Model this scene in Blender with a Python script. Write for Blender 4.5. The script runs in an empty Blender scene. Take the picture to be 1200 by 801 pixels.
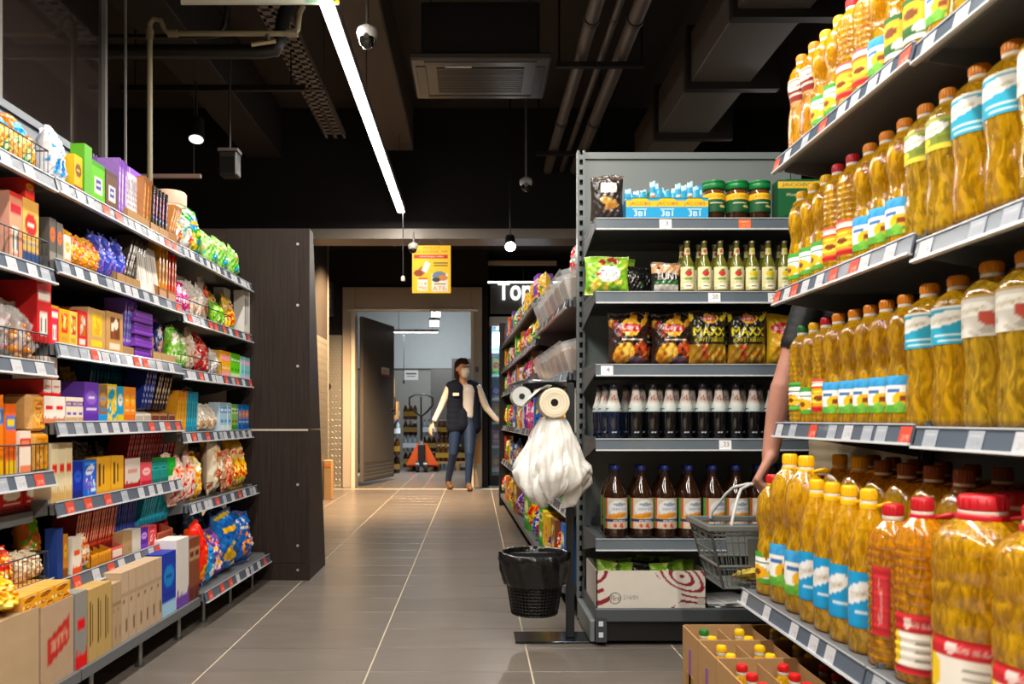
import bpy, math, random
import numpy as np
from mathutils import Vector, Matrix
random.seed(7)
sc = bpy.context.scene
col = sc.collection
# ---------------------------------------------------------------- camera
cam_data = bpy.data.cameras.new('camera'); cam = bpy.data.objects.new('camera', cam_data); col.objects.link(cam)
cam.location = (0, 0, 0.93); cam.rotation_euler = (math.pi/2, 0, 0)
cam_data.sensor_width = 36.0; cam_data.lens = 932/1200*36
cam_data.shift_x = 43/1200; cam_data.shift_y = 89.5/1200
cam_data.clip_start = 0.05; cam_data.clip_end = 60
cam_data.dof.use_dof = True; cam_data.dof.focus_distance = 3.6; cam_data.dof.aperture_fstop = 4.5
sc.camera = cam
# ---------------------------------------------------------------- world, exposure
world = bpy.data.worlds.new('world'); sc.world = world; world.use_nodes = True
world.node_tree.nodes['Background'].inputs[0].default_value = (0.9, 0.92, 1, 1)
world.node_tree.nodes['Background'].inputs[1].default_value = 0.02
sc.view_settings.view_transform = 'Standard'; sc.view_settings.look = 'None'
sc.view_settings.exposure = 0.0; sc.view_settings.gamma = 1.0
sc.view_settings.use_curve_mapping = False
sc.cycles.use_denoising = True
sc.cycles.max_bounces = 8; sc.cycles.transparent_max_bounces = 12; sc.cycles.transmission_bounces = 6
sc.cycles.caustics_reflective = False; sc.cycles.caustics_refractive = False
sc.cycles.sample_clamp_indirect = 4.0
# ---------------------------------------------------------------- large lights: linear LED lamps, seen and added
def area(name, loc, sx, sy, power, color=(1, .93, .83), rot=(0, 0, 0), spread=math.pi):
    l = bpy.data.lights.new(name, 'AREA'); l.shape = 'RECTANGLE'; l.size = sx; l.size_y = sy
    l.energy = power; l.color = color; l.spread = spread
    o = bpy.data.objects.new(name, l); o.location = loc; o.rotation_euler = rot; col.objects.link(o)
    return o
LED_Z = 2.93
led_light = area('led_line_light', (-0.72, 3.0, LED_Z-.012), .06, 9.4, 185)
led_fill_b = area('led_line_light', (0.55, 0.2, LED_Z-.012), .06, 5.4, 150)  # added lamp out of view that brightens the near shelves
led_light_c = area('led_line_light', (2.5, 6.0, LED_Z-.012), .06, 3.0, 20)
# ================================================================ helpers
def C(h):
    if not isinstance(h, str): return tuple(h)
    h = h.lstrip('#'); r = []
    for i in (0, 2, 4):
        v = int(h[i:i+2], 16)/255
        r.append(v/12.92 if v <= .04045 else ((v+.055)/1.055)**2.4)
    return tuple(r)
MATS = {}
def principled(name, rough=.5, metal=0, attr=True, color=(1,1,1), spec=.5, trans=0, ior=1.45, alpha=1, coat=0, bump=0, bump_scale=60, var=0, var_scale=8, emit=None, estr=0, sss=0):
    m = bpy.data.materials.new(name); m.use_nodes = True
    nt = m.node_tree; b = nt.nodes['Principled BSDF']
    b.inputs['Roughness'].default_value = rough; b.inputs['Metallic'].default_value = metal
    b.inputs['Specular IOR Level'].default_value = spec
    b.inputs['Transmission Weight'].default_value = trans; b.inputs['IOR'].default_value = ior
    b.inputs['Alpha'].default_value = alpha; b.inputs['Coat Weight'].default_value = coat
    b.inputs['Base Color'].default_value = (*color, 1)
    src = None
    if attr:
        a = nt.nodes.new('ShaderNodeAttribute'); a.attribute_name = 'Col'; src = a.outputs['Color']
    if var:
        tc = nt.nodes.new('ShaderNodeTexCoord'); n = nt.nodes.new('ShaderNodeTexNoise')
        n.inputs['Scale'].default_value = var_scale; n.inputs['Detail'].default_value = 5
        nt.links.new(tc.outputs['Object'], n.inputs['Vector'])
        mr = nt.nodes.new('ShaderNodeMapRange'); mr.inputs[3].default_value = 1-var; mr.inputs[4].default_value = 1+var
        nt.links.new(n.outputs['Fac'], mr.inputs[0])
        mx = nt.nodes.new('ShaderNodeMix'); mx.data_type = 'RGBA'; mx.blend_type = 'MULTIPLY'; mx.inputs[0].default_value = 1
        if src: nt.links.new(src, mx.inputs[6])
        else: mx.inputs[6].default_value = (*color, 1)
        nt.links.new(mr.outputs[0], mx.inputs[7]); src = mx.outputs[2]
    if src: nt.links.new(src, b.inputs['Base Color'])
    if bump:
        tc = nt.nodes.new('ShaderNodeTexCoord'); n = nt.nodes.new('ShaderNodeTexNoise'); n.inputs['Scale'].default_value = bump_scale
        nt.links.new(tc.outputs['Object'], n.inputs['Vector'])
        bp = nt.nodes.new('ShaderNodeBump'); bp.inputs['Strength'].default_value = bump; bp.inputs['Distance'].default_value = .01
        nt.links.new(n.outputs['Fac'], bp.inputs['Height']); nt.links.new(bp.outputs[0], b.inputs['Normal'])
    if emit:
        b.inputs['Emission Color'].default_value = (*emit, 1); b.inputs['Emission Strength'].default_value = estr
    MATS[name] = m
    return m
principled('paper', .55, spec=.35, var=.06, var_scale=20)
principled('kraft', .8, spec=.2, var=.12, var_scale=30)
principled('film', .27, spec=.6, coat=.25, bump=.25, bump_scale=45)
principled('plastic', .35, spec=.5)
principled('matte', .7, spec=.3, var=.05)
principled('metal', .38, metal=.85, var=.05)
principled('painted', .42, spec=.5, var=.05, var_scale=3)
principled('cloth', .85, spec=.15, var=.1, var_scale=60, bump=.2, bump_scale=180)
principled('skin', .5, spec=.4, var=.08, var_scale=25, bump=.12, bump_scale=120)
principled('darkglass', .06, spec=.6, coat=.6)
principled('acrylic', .08, spec=.5, alpha=.28)
principled('clearfilm', .12, spec=.8, alpha=.42, coat=.5, bump=.4, bump_scale=30)
principled('bagfilm', .3, spec=.6, alpha=.8, bump=.3, bump_scale=40)
principled('chrome', .16, metal=1)
principled('liner', .25, spec=.6, bump=.5, bump_scale=25)
principled('chrome_dark', .15, metal=.8)
principled('jar', .1, spec=.7, coat=.6)
def emission(name, color, strength):
    m = bpy.data.materials.new(name); m.use_nodes = True; nt = m.node_tree
    nt.nodes.remove(nt.nodes['Principled BSDF'])
    e = nt.nodes.new('ShaderNodeEmission'); e.inputs[0].default_value = (*color, 1); e.inputs[1].default_value = strength
    nt.links.new(e.outputs[0], nt.nodes['Material Output'].inputs[0]); MATS[name] = m
emission('led', (1, .97, .92), 14); emission('lamp', (1, .96, .88), 60); emission('sign_white', (1, .97, .92), 1.6)
emission('fridge_led', (.7, .9, 1), 5); emission('led_dim', (1, .93, .85), 2.2); emission('led_store', (1, .98, .95), 5)
def oil_material(name, c1, c2, mixf):
    m = bpy.data.materials.new(name); m.use_nodes = True; nt = m.node_tree
    b = nt.nodes['Principled BSDF']; out = nt.nodes['Material Output']
    b.inputs['Base Color'].default_value = (*c1, 1); b.inputs['Transmission Weight'].default_value = 1
    b.inputs['Roughness'].default_value = .04; b.inputs['IOR'].default_value = 1.33; b.inputs['Coat Weight'].default_value = 1
    b.inputs['Coat Roughness'].default_value = .05
    d = nt.nodes.new('ShaderNodeBsdfPrincipled'); d.inputs['Base Color'].default_value = (*c2, 1)
    d.inputs['Roughness'].default_value = .12; d.inputs['Coat Weight'].default_value = 1; d.inputs['Coat Roughness'].default_value = .07; d.inputs['Coat IOR'].default_value = 1.7
    t = nt.nodes.new('ShaderNodeBsdfTranslucent'); t.inputs[0].default_value = (*c2, 1)
    ms = nt.nodes.new('ShaderNodeMixShader'); ms.inputs[0].default_value = .5
    nt.links.new(d.outputs[0], ms.inputs[1]); nt.links.new(t.outputs[0], ms.inputs[2])
    m2 = nt.nodes.new('ShaderNodeMixShader')
    # streaky shader mix paints in the bright and dark refractions of the oil
    tc = nt.nodes.new('ShaderNodeTexCoord'); mp = nt.nodes.new('ShaderNodeMapping'); mp.inputs['Scale'].default_value = (1, 1, .3)
    n = nt.nodes.new('ShaderNodeTexNoise'); n.inputs['Scale'].default_value = 62; n.inputs['Detail'].default_value = 2; n.inputs['Distortion'].default_value = 1.4
    nt.links.new(tc.outputs['Object'], mp.inputs[0]); nt.links.new(mp.outputs[0], n.inputs['Vector'])
    mr = nt.nodes.new('ShaderNodeMapRange'); mr.inputs[1].default_value = .35; mr.inputs[2].default_value = .65
    mr.inputs[3].default_value = mixf-.34; mr.inputs[4].default_value = mixf+.3
    nt.links.new(n.outputs['Fac'], mr.inputs[0]); nt.links.new(mr.outputs[0], m2.inputs[0])
    nt.links.new(b.outputs[0], m2.inputs[1]); nt.links.new(ms.outputs[0], m2.inputs[2])
    bp = nt.nodes.new('ShaderNodeBump'); bp.inputs['Strength'].default_value = .5; bp.inputs['Distance'].default_value = .01
    nt.links.new(n.outputs['Fac'], bp.inputs['Height'])
    nt.links.new(bp.outputs[0], b.inputs['Normal']); nt.links.new(bp.outputs[0], b.inputs['Coat Normal'])
    nt.links.new(m2.outputs[0], out.inputs[0]); MATS[name] = m
oil_material('oil', (1, .8, .18), (1, .58, .012), .68)
oil_material('oil_amber', (1, .7, .12), (1, .46, .009), .68)
oil_material('oil_pale', (1, .88, .3), (1, .63, .035), .64)

class MB:
    def __init__(s): s.v=[]; s.f=[]; s.c=[]; s.m=[]; s.s=[]
    def add(s, verts, faces, colr, mat=0, smooth=False):
        o = len(s.v); n = len(verts)
        s.v.extend([tuple(map(float, p)) for p in verts])
        if isinstance(colr, (str, tuple)): s.c.extend([C(colr)]*n)
        else: s.c.extend([tuple(map(float, k)) for k in colr])
        for f in faces:
            s.f.append(tuple(i+o for i in f)); s.m.append(mat); s.s.append(smooth)
        return s
    def box(s, x0, x1, y0, y1, z0, z1, colr, mat=0, bev=0, skip=''):
        if bev: return s.cbox(x0, x1, y0, y1, z0, z1, colr, bev, mat)
        F = dict(f=[(x0,y0,z0),(x1,y0,z0),(x1,y0,z1),(x0,y0,z1)], b=[(x1,y1,z0),(x0,y1,z0),(x0,y1,z1),(x1,y1,z1)],
                 l=[(x0,y1,z0),(x0,y0,z0),(x0,y0,z1),(x0,y1,z1)], r=[(x1,y0,z0),(x1,y1,z0),(x1,y1,z1),(x1,y0,z1)],
                 t=[(x0,y0,z1),(x1,y0,z1),(x1,y1,z1),(x0,y1,z1)], d=[(x0,y1,z0),(x1,y1,z0),(x1,y0,z0),(x0,y0,z0)])
        for k, q in F.items():
            if k in skip: continue
            cc = colr[k] if isinstance(colr, dict) and k in colr else (colr['*'] if isinstance(colr, dict) else colr)
            s.add(q, [(0,1,2,3)], cc, mat)
        return s
    def cbox(s, x0, x1, y0, y1, z0, z1, colr, b, mat=0):
        xs, ys, zs = (x0, x1), (y0, y1), (z0, z1); V = []; idx = {}
        for i in (0,1):
            for j in (0,1):
                for k in (0,1):
                    for a in range(3):
                        p = [xs[i], ys[j], zs[k]]
                        for q in range(3):
                            if q != a: p[q] += b*(1 if (i,j,k)[q] == 0 else -1)
                        idx[(i,j,k,a)] = len(V); V.append(p)
        F = []
        for a in range(3):
            u, w = [q for q in range(3) if q != a]
            for e in (0,1):
                def key(uu, ww):
                    t = [0,0,0]; t[a] = e; t[u] = uu; t[w] = ww
                    return idx[(*t, a)]
                F.append([key(0,0), key(1,0), key(1,1), key(0,1)])
        for a in range(3):
            u, w = [q for q in range(3) if q != a]
            for uu in (0,1):
                for ww in (0,1):
                    def key(e, face):
                        t = [0,0,0]; t[a] = e; t[u] = uu; t[w] = ww
                        return idx[(*t, face)]
                    F.append([key(0,u), key(1,u), key(1,w), key(0,w)])
        for i in (0,1):
            for j in (0,1):
                for k in (0,1): F.append([idx[(i,j,k,0)], idx[(i,j,k,1)], idx[(i,j,k,2)]])
        ce = np.array([(x0+x1)/2, (y0+y1)/2, (z0+z1)/2]); A = np.array(V)
        G = []
        for f in F:
            nrm = np.cross(A[f[1]]-A[f[0]], A[f[2]]-A[f[0]])
            G.append(f if np.dot(nrm, A[f].mean(0)-ce) > 0 else f[::-1])
        return s.add(V, G, colr, mat)
    def grid(s, Pt, colr, mat=0, smooth=True, flip=False, wrap=False):
        Pt = np.asarray(Pt); nv, nu = Pt.shape[:2]
        F = []
        for j in range(nv-1):
            for i in range(nu if wrap else nu-1):
                i2 = (i+1) % nu
                q = (j*nu+i, j*nu+i2, (j+1)*nu+i2, (j+1)*nu+i); F.append(q[::-1] if flip else q)
        cc = colr if isinstance(colr, (str, tuple)) else np.asarray(colr).reshape(-1, 3)
        return s.add(Pt.reshape(-1, 3), F, cc, mat, smooth)
    def lathe(s, prof, colr, n=20, mat=0, cx=0, cy=0, smooth=True, caps=True, fn=None):
        th = np.linspace(0, 2*np.pi, n, endpoint=False) - np.pi/2
        rows = []; cols = []
        for k, (z, r) in enumerate(prof):
            rr = np.array([fn(t, z, r) for t in th]) if fn else r
            rows.append(np.stack([cx+rr*np.cos(th), cy+rr*np.sin(th), np.full(n, z)], 1))
            if isinstance(colr, list): cols.append([C(colr[k])]*n)
        s.grid(np.array(rows), np.array(cols) if cols else colr, mat, smooth, wrap=True)
        if caps:
            for e in (0, -1):
                p = rows[e]; f = tuple(range(n)); c0 = colr[e] if isinstance(colr, list) else colr
                s.add(p, [f if e == -1 else f[::-1]], c0, mat, False)
        return s
    def cyl(s, p0, p1, r0, colr, r1=None, n=10, mat=0, caps=True, smooth=True):
        p0 = Vector(p0); p1 = Vector(p1); r1 = r0 if r1 is None else r1
        d = (p1-p0).normalized(); a = d.orthogonal().normalized(); b = d.cross(a); R = []
        for p, r in ((p0, r0), (p1, r1)):
            R.append([tuple(p + (a*math.cos(2*math.pi*i/n) + b*math.sin(2*math.pi*i/n))*r) for i in range(n)])
        s.grid(np.array(R), colr, mat, smooth, wrap=True)
        if caps:
            s.add(R[0], [tuple(range(n))[::-1]], colr, mat); s.add(R[1], [tuple(range(n))], colr, mat)
        return s
    def tube(s, pts, r, colr, n=8, mat=0, closed=False):
        pts = [Vector(p) for p in pts]; m = len(pts); rings = []; a = None
        for i, p in enumerate(pts):
            d = (pts[(i+1) % m]-pts[i-1]) if closed else (pts[min(i+1, m-1)]-pts[max(i-1, 0)])
            d.normalize()
            if a is None: a = d.orthogonal().normalized()
            a = (a - d*a.dot(d)).normalized(); b = d.cross(a)
            rr = r[i] if isinstance(r, (list, tuple)) else r
            rings.append([tuple(p+(a*math.cos(2*math.pi*k/n)+b*math.sin(2*math.pi*k/n))*rr) for k in range(n)])
        if closed: rings.append(rings[0])
        s.grid(np.array(rings), colr, mat, True, wrap=True)
        if not closed:
            s.add(rings[0], [tuple(range(n))[::-1]], colr, mat); s.add(rings[-1], [tuple(range(n))], colr, mat)
        return s
    def xform(s, M, start=0):
        for i in range(start, len(s.v)): s.v[i] = tuple(M @ Vector(s.v[i]))
        return s
    def mesh(s, name, mats):
        if isinstance(mats, str): mats = [mats]
        me = bpy.data.meshes.new(name); me.from_pydata(s.v, [], s.f)
        for m in mats: me.materials.append(MATS[m])
        me.polygons.foreach_set('material_index', s.m); me.polygons.foreach_set('use_smooth', s.s)
        at = me.color_attributes.new('Col', 'FLOAT_COLOR', 'POINT')
        a = np.ones((len(s.v), 4), np.float32); a[:, :3] = np.array(s.c, np.float32).reshape(-1, 3)
        at.data.foreach_set('color', a.ravel()); me.update()
        return me
    def build(s, name, mats, parent=None, loc=None, rot=None):
        o = bpy.data.objects.new(name, s.mesh(name, mats)); col.objects.link(o)
        if parent: o.parent = parent
        if loc: o.location = loc
        if rot: o.rotation_euler = rot
        return o

def tag(o, label, cat=None, group=None, kind=None):
    if label: o['label'] = label
    if cat: o['category'] = cat
    if group: o['group'] = group
    if kind: o['kind'] = kind
    return o
def empty(name, loc=(0,0,0), rotz=0, label=None, cat=None, group=None):
    o = bpy.data.objects.new(name, None); o.empty_display_size = .05; col.objects.link(o)
    o.location = loc; o.rotation_euler = (0, 0, rotz)
    return tag(o, label, cat, group)
def struct(o): o['kind'] = 'structure'; return o

# ---- text outlines rasterised onto print grids
_tt = {}
def text_tris(t):
    if t not in _tt:
        cu = bpy.data.curves.new('t', 'FONT'); cu.body = t; cu.resolution_u = 2
        ob = bpy.data.objects.new('t', cu); me = bpy.data.meshes.new_from_object(ob)
        me.calc_loop_triangles()
        v = np.array([p.co[:2] for p in me.vertices]); tr = np.array([l.vertices[:] for l in me.loop_triangles])
        v = (v-v.min(0))/(v.max(0)-v.min(0)); _tt[t] = v[tr]
        bpy.data.objects.remove(ob); bpy.data.meshes.remove(me); bpy.data.curves.remove(cu)
    return _tt[t]
def solid_text(t, depth, size):
    cu = bpy.data.curves.new('t', 'FONT'); cu.body = t; cu.resolution_u = 3; cu.extrude = depth; cu.size = size; cu.offset = .028*size
    ob = bpy.data.objects.new('t', cu); me = bpy.data.meshes.new_from_object(ob); bpy.data.objects.remove(ob)
    return me
class P:
    def __init__(s, nu, nv, bg):
        s.nu, s.nv = nu, nv
        s.U, s.V = np.meshgrid(np.linspace(0, 1, nu), np.linspace(0, 1, nv)); s.a = np.empty((nv, nu, 3)); s.a[:] = C(bg)
    def m(s, mask, c): s.a[mask] = C(c); return s
    def rect(s, u0, v0, u1, v1, c): return s.m((s.U >= u0) & (s.U <= u1) & (s.V >= v0) & (s.V <= v1), c)
    def ell(s, cu, cv, ru, rv, c, rot=0):
        x, y = s.U-cu, s.V-cv; cr, sr = math.cos(rot), math.sin(rot)
        return s.m(((x*cr+y*sr)/ru)**2+((-x*sr+y*cr)/rv)**2 <= 1, c)
    def grad(s, c0, c1, v0=0, v1=1):
        t = np.clip((s.V-v0)/(v1-v0), 0, 1)[..., None]; k = (s.V >= v0) & (s.V <= v1)
        s.a[k] = (np.array(C(c0))*(1-t)+np.array(C(c1))*t)[k]; return s
    def blobs(s, n, cs, seed, reg=(0,0,1,1), r=(.05,.14)):
        rd = random.Random(seed)
        for i in range(n):
            s.ell(rd.uniform(reg[0], reg[2]), rd.uniform(reg[1], reg[3]), rd.uniform(*r), rd.uniform(*r)*.8, rd.choice(cs), rd.uniform(0, 3))
        return s
    def stripes(s, n, c, frac=.5, vert=True, reg=(0,0,1,1), slant=0):
        t = (s.U if vert else s.V)*n + slant*(s.V if vert else s.U)
        return s.m(((t % 1) < frac) & (s.U >= reg[0]) & (s.U <= reg[2]) & (s.V >= reg[1]) & (s.V <= reg[3]), c)
    def text(s, u, v, w, h, t, c, rot=0):
        T = text_tris(t); ss = 3; du, dv = 1/(s.nu-1), 1/(s.nv-1); acc = np.zeros((s.nv, s.nu))
        for i in range(ss):
            for j in range(ss):
                x = s.U+du*((i+.5)/ss-.5)-u; y = s.V+dv*((j+.5)/ss-.5)-v
                cr, sr = math.cos(rot), math.sin(rot)
                X = (x*cr+y*sr)/w+.5; Y = (-x*sr+y*cr)/h+.5
                ok = np.argwhere((X >= 0) & (X <= 1) & (Y >= 0) & (Y <= 1))
                if not len(ok): continue
                px = X[ok[:,0], ok[:,1]][:, None]; py = Y[ok[:,0], ok[:,1]][:, None]
                A, B, D = T[None,:,0], T[None,:,1], T[None,:,2]
                def e(p, q): return (px-q[...,0])*(p[...,1]-q[...,1])-(p[...,0]-q[...,0])*(py-q[...,1])
                d1, d2, d3 = e(A,B), e(B,D), e(D,A)
                ins = (~(((d1<0)|(d2<0)|(d3<0)) & ((d1>0)|(d2>0)|(d3>0)))).any(1)
                acc[ok[ins,0], ok[ins,1]] += 1/ss**2
        s.a = s.a*(1-acc[...,None]) + np.array(C(c))*acc[...,None]
        return s

# ---- things placed from templates, labels made unique at the end
PLACED = []
ORD = ['first','second','third','fourth','fifth','sixth','seventh','eighth','ninth','tenth','eleventh','twelfth','thirteenth','fourteenth','fifteenth','sixteenth','seventeenth','eighteenth','nineteenth','twentieth']
def inst(tpl, loc, rotz=0, tilt=0, roll=0, scale=(1,1,1), name='pack', desc='', where='', cat='pack', order=0, end='from camera'):
    parts = tpl['parts']
    if len(parts) == 1:
        o = bpy.data.objects.new(name, parts[0][1]); col.objects.link(o)
    else:
        o = bpy.data.objects.new(name, None); o.empty_display_size = .03; col.objects.link(o); made = []
        for p in parts:
            c = bpy.data.objects.new(p[0], p[1]); col.objects.link(c); c.parent = made[p[2]] if len(p) > 2 and p[2] is not None else o
            made.append(c)
    o.location = loc; o.rotation_euler = (tilt, roll, rotz); o.scale = scale
    o['category'] = cat
    PLACED.append((desc, where, order, end, o))
    return o
def finish_labels():
    D = {}
    for p in PLACED: D.setdefault((p[0], p[1]), []).append(p)
    for (desc, where), L in D.items():
        if len(L) == 1: L[0][4]['label'] = f'{desc} {where}'.strip(); continue
        L.sort(key=lambda p: p[2])
        for i, p in enumerate(L):
            od = ORD[i] if i < len(ORD) else f'{i+1}th'
            p[4]['label'] = f'{desc} {where}, {od} {p[3]}'.strip(); p[4]['group'] = f'{desc} {where}'
class Frame:
    def __init__(s, ox, oy, rot):
        s.o = (ox, oy); s.rot = rot; s.S = (math.cos(rot), math.sin(rot)); s.D = (-math.sin(rot), math.cos(rot))
    def w(s, a, d, z): return (s.o[0]+a*s.S[0]+d*s.D[0], s.o[1]+a*s.S[1]+d*s.D[1], z)
    def sx(s, x, d=0):
        k = (x-557)/932; ox = s.o[0]+d*s.D[0]; oy = s.o[1]+d*s.D[1]
        return (k*oy-ox)/(s.S[0]-k*s.S[1])
# ================================================================ the setting
CEIL = 4.05
def tile_material():
    m = bpy.data.materials.new('floor_tile'); m.use_nodes = True; nt = m.node_tree; b = nt.nodes['Principled BSDF']
    tc = nt.nodes.new('ShaderNodeTexCoord'); oi = nt.nodes.new('ShaderNodeObjectInfo')
    mp = nt.nodes.new('ShaderNodeMapping'); mp.inputs['Scale'].default_value = (.6, 2.6, 1)
    ad = nt.nodes.new('ShaderNodeVectorMath'); ad.operation = 'ADD'
    nt.links.new(tc.outputs['Object'], ad.inputs[0]); nt.links.new(oi.outputs['Location'], ad.inputs[1])
    nt.links.new(ad.outputs[0], mp.inputs[0])
    n = nt.nodes.new('ShaderNodeTexNoise'); n.inputs['Scale'].default_value = 5; n.inputs['Detail'].default_value = 8; n.inputs['Roughness'].default_value = .65
    nt.links.new(mp.outputs[0], n.inputs['Vector'])
    cr = nt.nodes.new('ShaderNodeValToRGB')
    cr.color_ramp.elements[0].position = .3; cr.color_ramp.elements[0].color = (*C('#625b55'), 1)
    cr.color_ramp.elements[1].position = .75; cr.color_ramp.elements[1].color = (*C('#726a62'), 1)
    nt.links.new(n.outputs['Fac'], cr.inputs[0])
    hs = nt.nodes.new('ShaderNodeHueSaturation'); mr = nt.nodes.new('ShaderNodeMapRange'); mr.inputs[3].default_value = .93; mr.inputs[4].default_value = 1.06
    nt.links.new(oi.outputs['Random'], mr.inputs[0]); nt.links.new(mr.outputs[0], hs.inputs['Value']); nt.links.new(cr.outputs[0], hs.inputs['Color'])
    nt.links.new(hs.outputs[0], b.inputs['Base Color'])
    mr2 = nt.nodes.new('ShaderNodeMapRange'); mr2.inputs[3].default_value = .27; mr2.inputs[4].default_value = .31
    nt.links.new(n.outputs['Fac'], mr2.inputs[0]); nt.links.new(mr2.outputs[0], b.inputs['Roughness'])
    b.inputs['Specular IOR Level'].default_value = .38; MATS['floor_tile'] = m
tile_material()
floor = struct(MB().box(-4, 4.2, -3.2, 18, -.1, -.002, '#b3a792').build('floor', 'matte'))
tm = MB().cbox(-.2968, .2968, -.1472, .1472, -.02, 0, '#777777', .001).mesh('tile', 'floor_tile')
for i in range(-4, 4):
    for j in range(-8, 21):
        y = 4.42+.3*j-.15
        o = bpy.data.objects.new('tile', tm); col.objects.link(o); o.parent = floor
        o.location = (.206+.6*i+.3, y, 0)
tm2 = MB().cbox(-.1475, .1475, -.2975, .2975, -.02, 0, '#777777', .0012).mesh('tile', 'floor_tile')
for i in range(-6, 3):
    for j in range(0, 8):
        o = bpy.data.objects.new('tile', tm2); col.objects.link(o); o.parent = floor; o.location = (.206+.3*i-.15, 10.87+.6*j, 0)
DARK = '#2a2523'; BLK = '#1b1918'
struct(MB().box(-4, 4.2, -3.2, 8.3, CEIL, CEIL+.1, '#3a332f').build('ceiling', 'matte'))
struct(MB().box(-4.1, -4, -3.2, 18, 0, CEIL, '#2c2826').build('wall_left', 'matte'))
struct(MB().box(4.2, 4.3, -3.2, 18, 0, CEIL, '#2c2826').build('wall_right', 'matte'))
struct(MB().box(-4, 4.2, -3.3, -3.2, 0, CEIL, '#6b6660').build('wall_back', 'matte'))
# bulkhead over the passage with its pale bottom trim
struct(MB().box(-4, 4.2, 8.0, 8.3, 2.83, CEIL, '#1e1b1a').build('wall_far', 'matte'))
struct(MB().box(-4, 4.2, 7.97, 8.3, 2.73, 2.83, '#8d8378').build('trim_1', 'painted'))
struct(MB().box(-1.81, -1.75, 9.42, 9.5, 0, 3.2, '#8d8378').build('trim_2', 'painted'))
# lower ceiling of the lobby behind the bulkhead
struct(MB().box(-4, 4.2, 8.3, 11.9, 3.2, 3.3, '#211d1b').build('ceiling', 'matte'))
DY = 10.7
struct(MB().box(-4, -1.78, DY, DY+.15, 0, 3.2, '#1f1c1b').box(.09, .17, DY, DY+.15, 0, 3.2, '#1f1c1b').box(-1.78, .09, DY, DY+.15, 2.69, 3.2, '#1f1c1b').build('wall_lobby', 'matte'))
struct(MB().box(.17, 4.2, 11.8, 11.9, 0, 3.2, '#2a2725').box(.1, .17, 10.85, 11.9, 0, 3.2, '#2a2725').build('wall_recess', 'matte'))
d1 = struct(MB().box(-1.78, -1.61, DY-.05, DY+.2, 0, 2.69, '#a79b8b', bev=.006).box(-.06, .09, DY-.05, DY+.2, 0, 2.69, '#a79b8b', bev=.006)
   .box(-1.61, -.06, DY-.05, DY+.2, 2.39, 2.69, '#a79b8b', bev=.006).build('door_1', 'painted'))
MB().box(-1.72, .03, DY-.07, DY-.05, 2.36, 2.39, '#c4b8a6').build('door_track', 'metal', d1)
MB().box(-1.66, -1.61, DY-.075, DY-.05, 0, 2.36, '#d0c4b2').build('jamb_strip', 'painted', d1)
MB().box(-.06, -.02, DY-.075, DY-.05, 0, 2.36, '#d0c4b2').build('jamb_strip', 'painted', d1)
MB().box(0, .07, DY-.06, DY-.05, .33, .65, '#b98d5c').build('kraft_patch', 'kraft', d1)
MB().box(.0, .045, DY-.066, DY-.05, 1.55, 1.62, '#4a4038').build('switch', 'plastic', d1)
# open storeroom door leaf
leaf = tag(empty('storeroom_door', (-1.59, 10.93, 0), math.atan2(1.18, .3), 'grey steel storeroom door standing open with tread plate foot', 'door'), None)
MB().box(0, 1.24, -.05, 0, .05, 2.33, '#5b5650', bev=.004).build('door_leaf', 'painted', leaf)
k = MB().box(.03, 1.2, -.056, -.05, .08, .32, '#8e867c')
for i in range(24):
    for j in range(4):
        k.box(.06+i*.047, .09+i*.047, -.0585, -.056, .11+j*.05, .12+j*.05, '#b8b0a4')
k.build('kick_plate', 'metal', leaf)
h = MB().cyl((1.12, -.05, 1.05), (1.12, -.1, 1.05), .012, '#222222').box(1.11, 1.13, -.115, -.1, .98, 1.25, '#222222'); h.build('handle', 'plastic', leaf)
lp = P(14, 10, '#e9e4da'); lp.rect(0, 0, 1, .35, '#c03a30').rect(0, .0, 1, .14, '#2d4c8c').text(.5, .62, .8, .3, 'УВАГА', '#333333')
xs = np.linspace(.7, 1.02, 14); zs = np.linspace(1.52, 1.68, 10)
MB().grid([[(x, -.0515, z) for x in xs] for z in zs], lp.a, smooth=False).build('sticker', 'paper', leaf)
# storeroom shell
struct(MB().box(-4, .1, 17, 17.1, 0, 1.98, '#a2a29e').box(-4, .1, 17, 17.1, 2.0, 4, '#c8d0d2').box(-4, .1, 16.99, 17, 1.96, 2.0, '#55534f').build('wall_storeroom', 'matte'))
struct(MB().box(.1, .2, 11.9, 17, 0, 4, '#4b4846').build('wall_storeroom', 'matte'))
struct(MB().box(-4, .2, 10.85, 17, 3.6, 3.7, '#6b6f70').build('ceiling', 'matte'))
struct(MB().box(-.5, .0, 16.9, 16.99, 0, 2.2, '#3a3735').box(-.95, -.5, 16.94, 16.99, 0, 1.98, '#6c6a66').build('door_2', 'painted'))
# ================================================================ gondola shelving
FL = Frame(-1.385, 0, math.atan2(1, .0225))
FR = Frame(.98, 2.58, -math.pi/2)
FE = Frame(.49, 3.27, 0)
FB = Frame(.298, 8.5, math.atan2(-1, .032))
def tag_mesh(colr, txt=None):
    p = P(16, 12, colr)
    if txt: p.text(.58, .58, .16*len(txt)+.14, .5, txt, '#2b2b2b').rect(.08, .2, .3, .32, '#bbbbbb')
    else:
        p.rect(.12, .68, .8, .78, '#b4b4b8' if colr != '#c4442f' else '#c04434').text(.55, .34, .6, .34, '24 90', '#8e8e94' if colr != '#c4442f' else '#f0b0a0')
    xs = np.linspace(-.025, .025, 16); zs = np.linspace(-.019, .019, 12)
    return MB().grid([[(x, 0, z) for x in xs] for z in zs], p.a, smooth=False).mesh('price_tag', 'paper')
TAGM = {'w': tag_mesh('#b9bac0'), 'r': tag_mesh('#c4442f'), 'o': tag_mesh('#f06a1e'), 'g': tag_mesh('#9aa0ab')}
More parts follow.
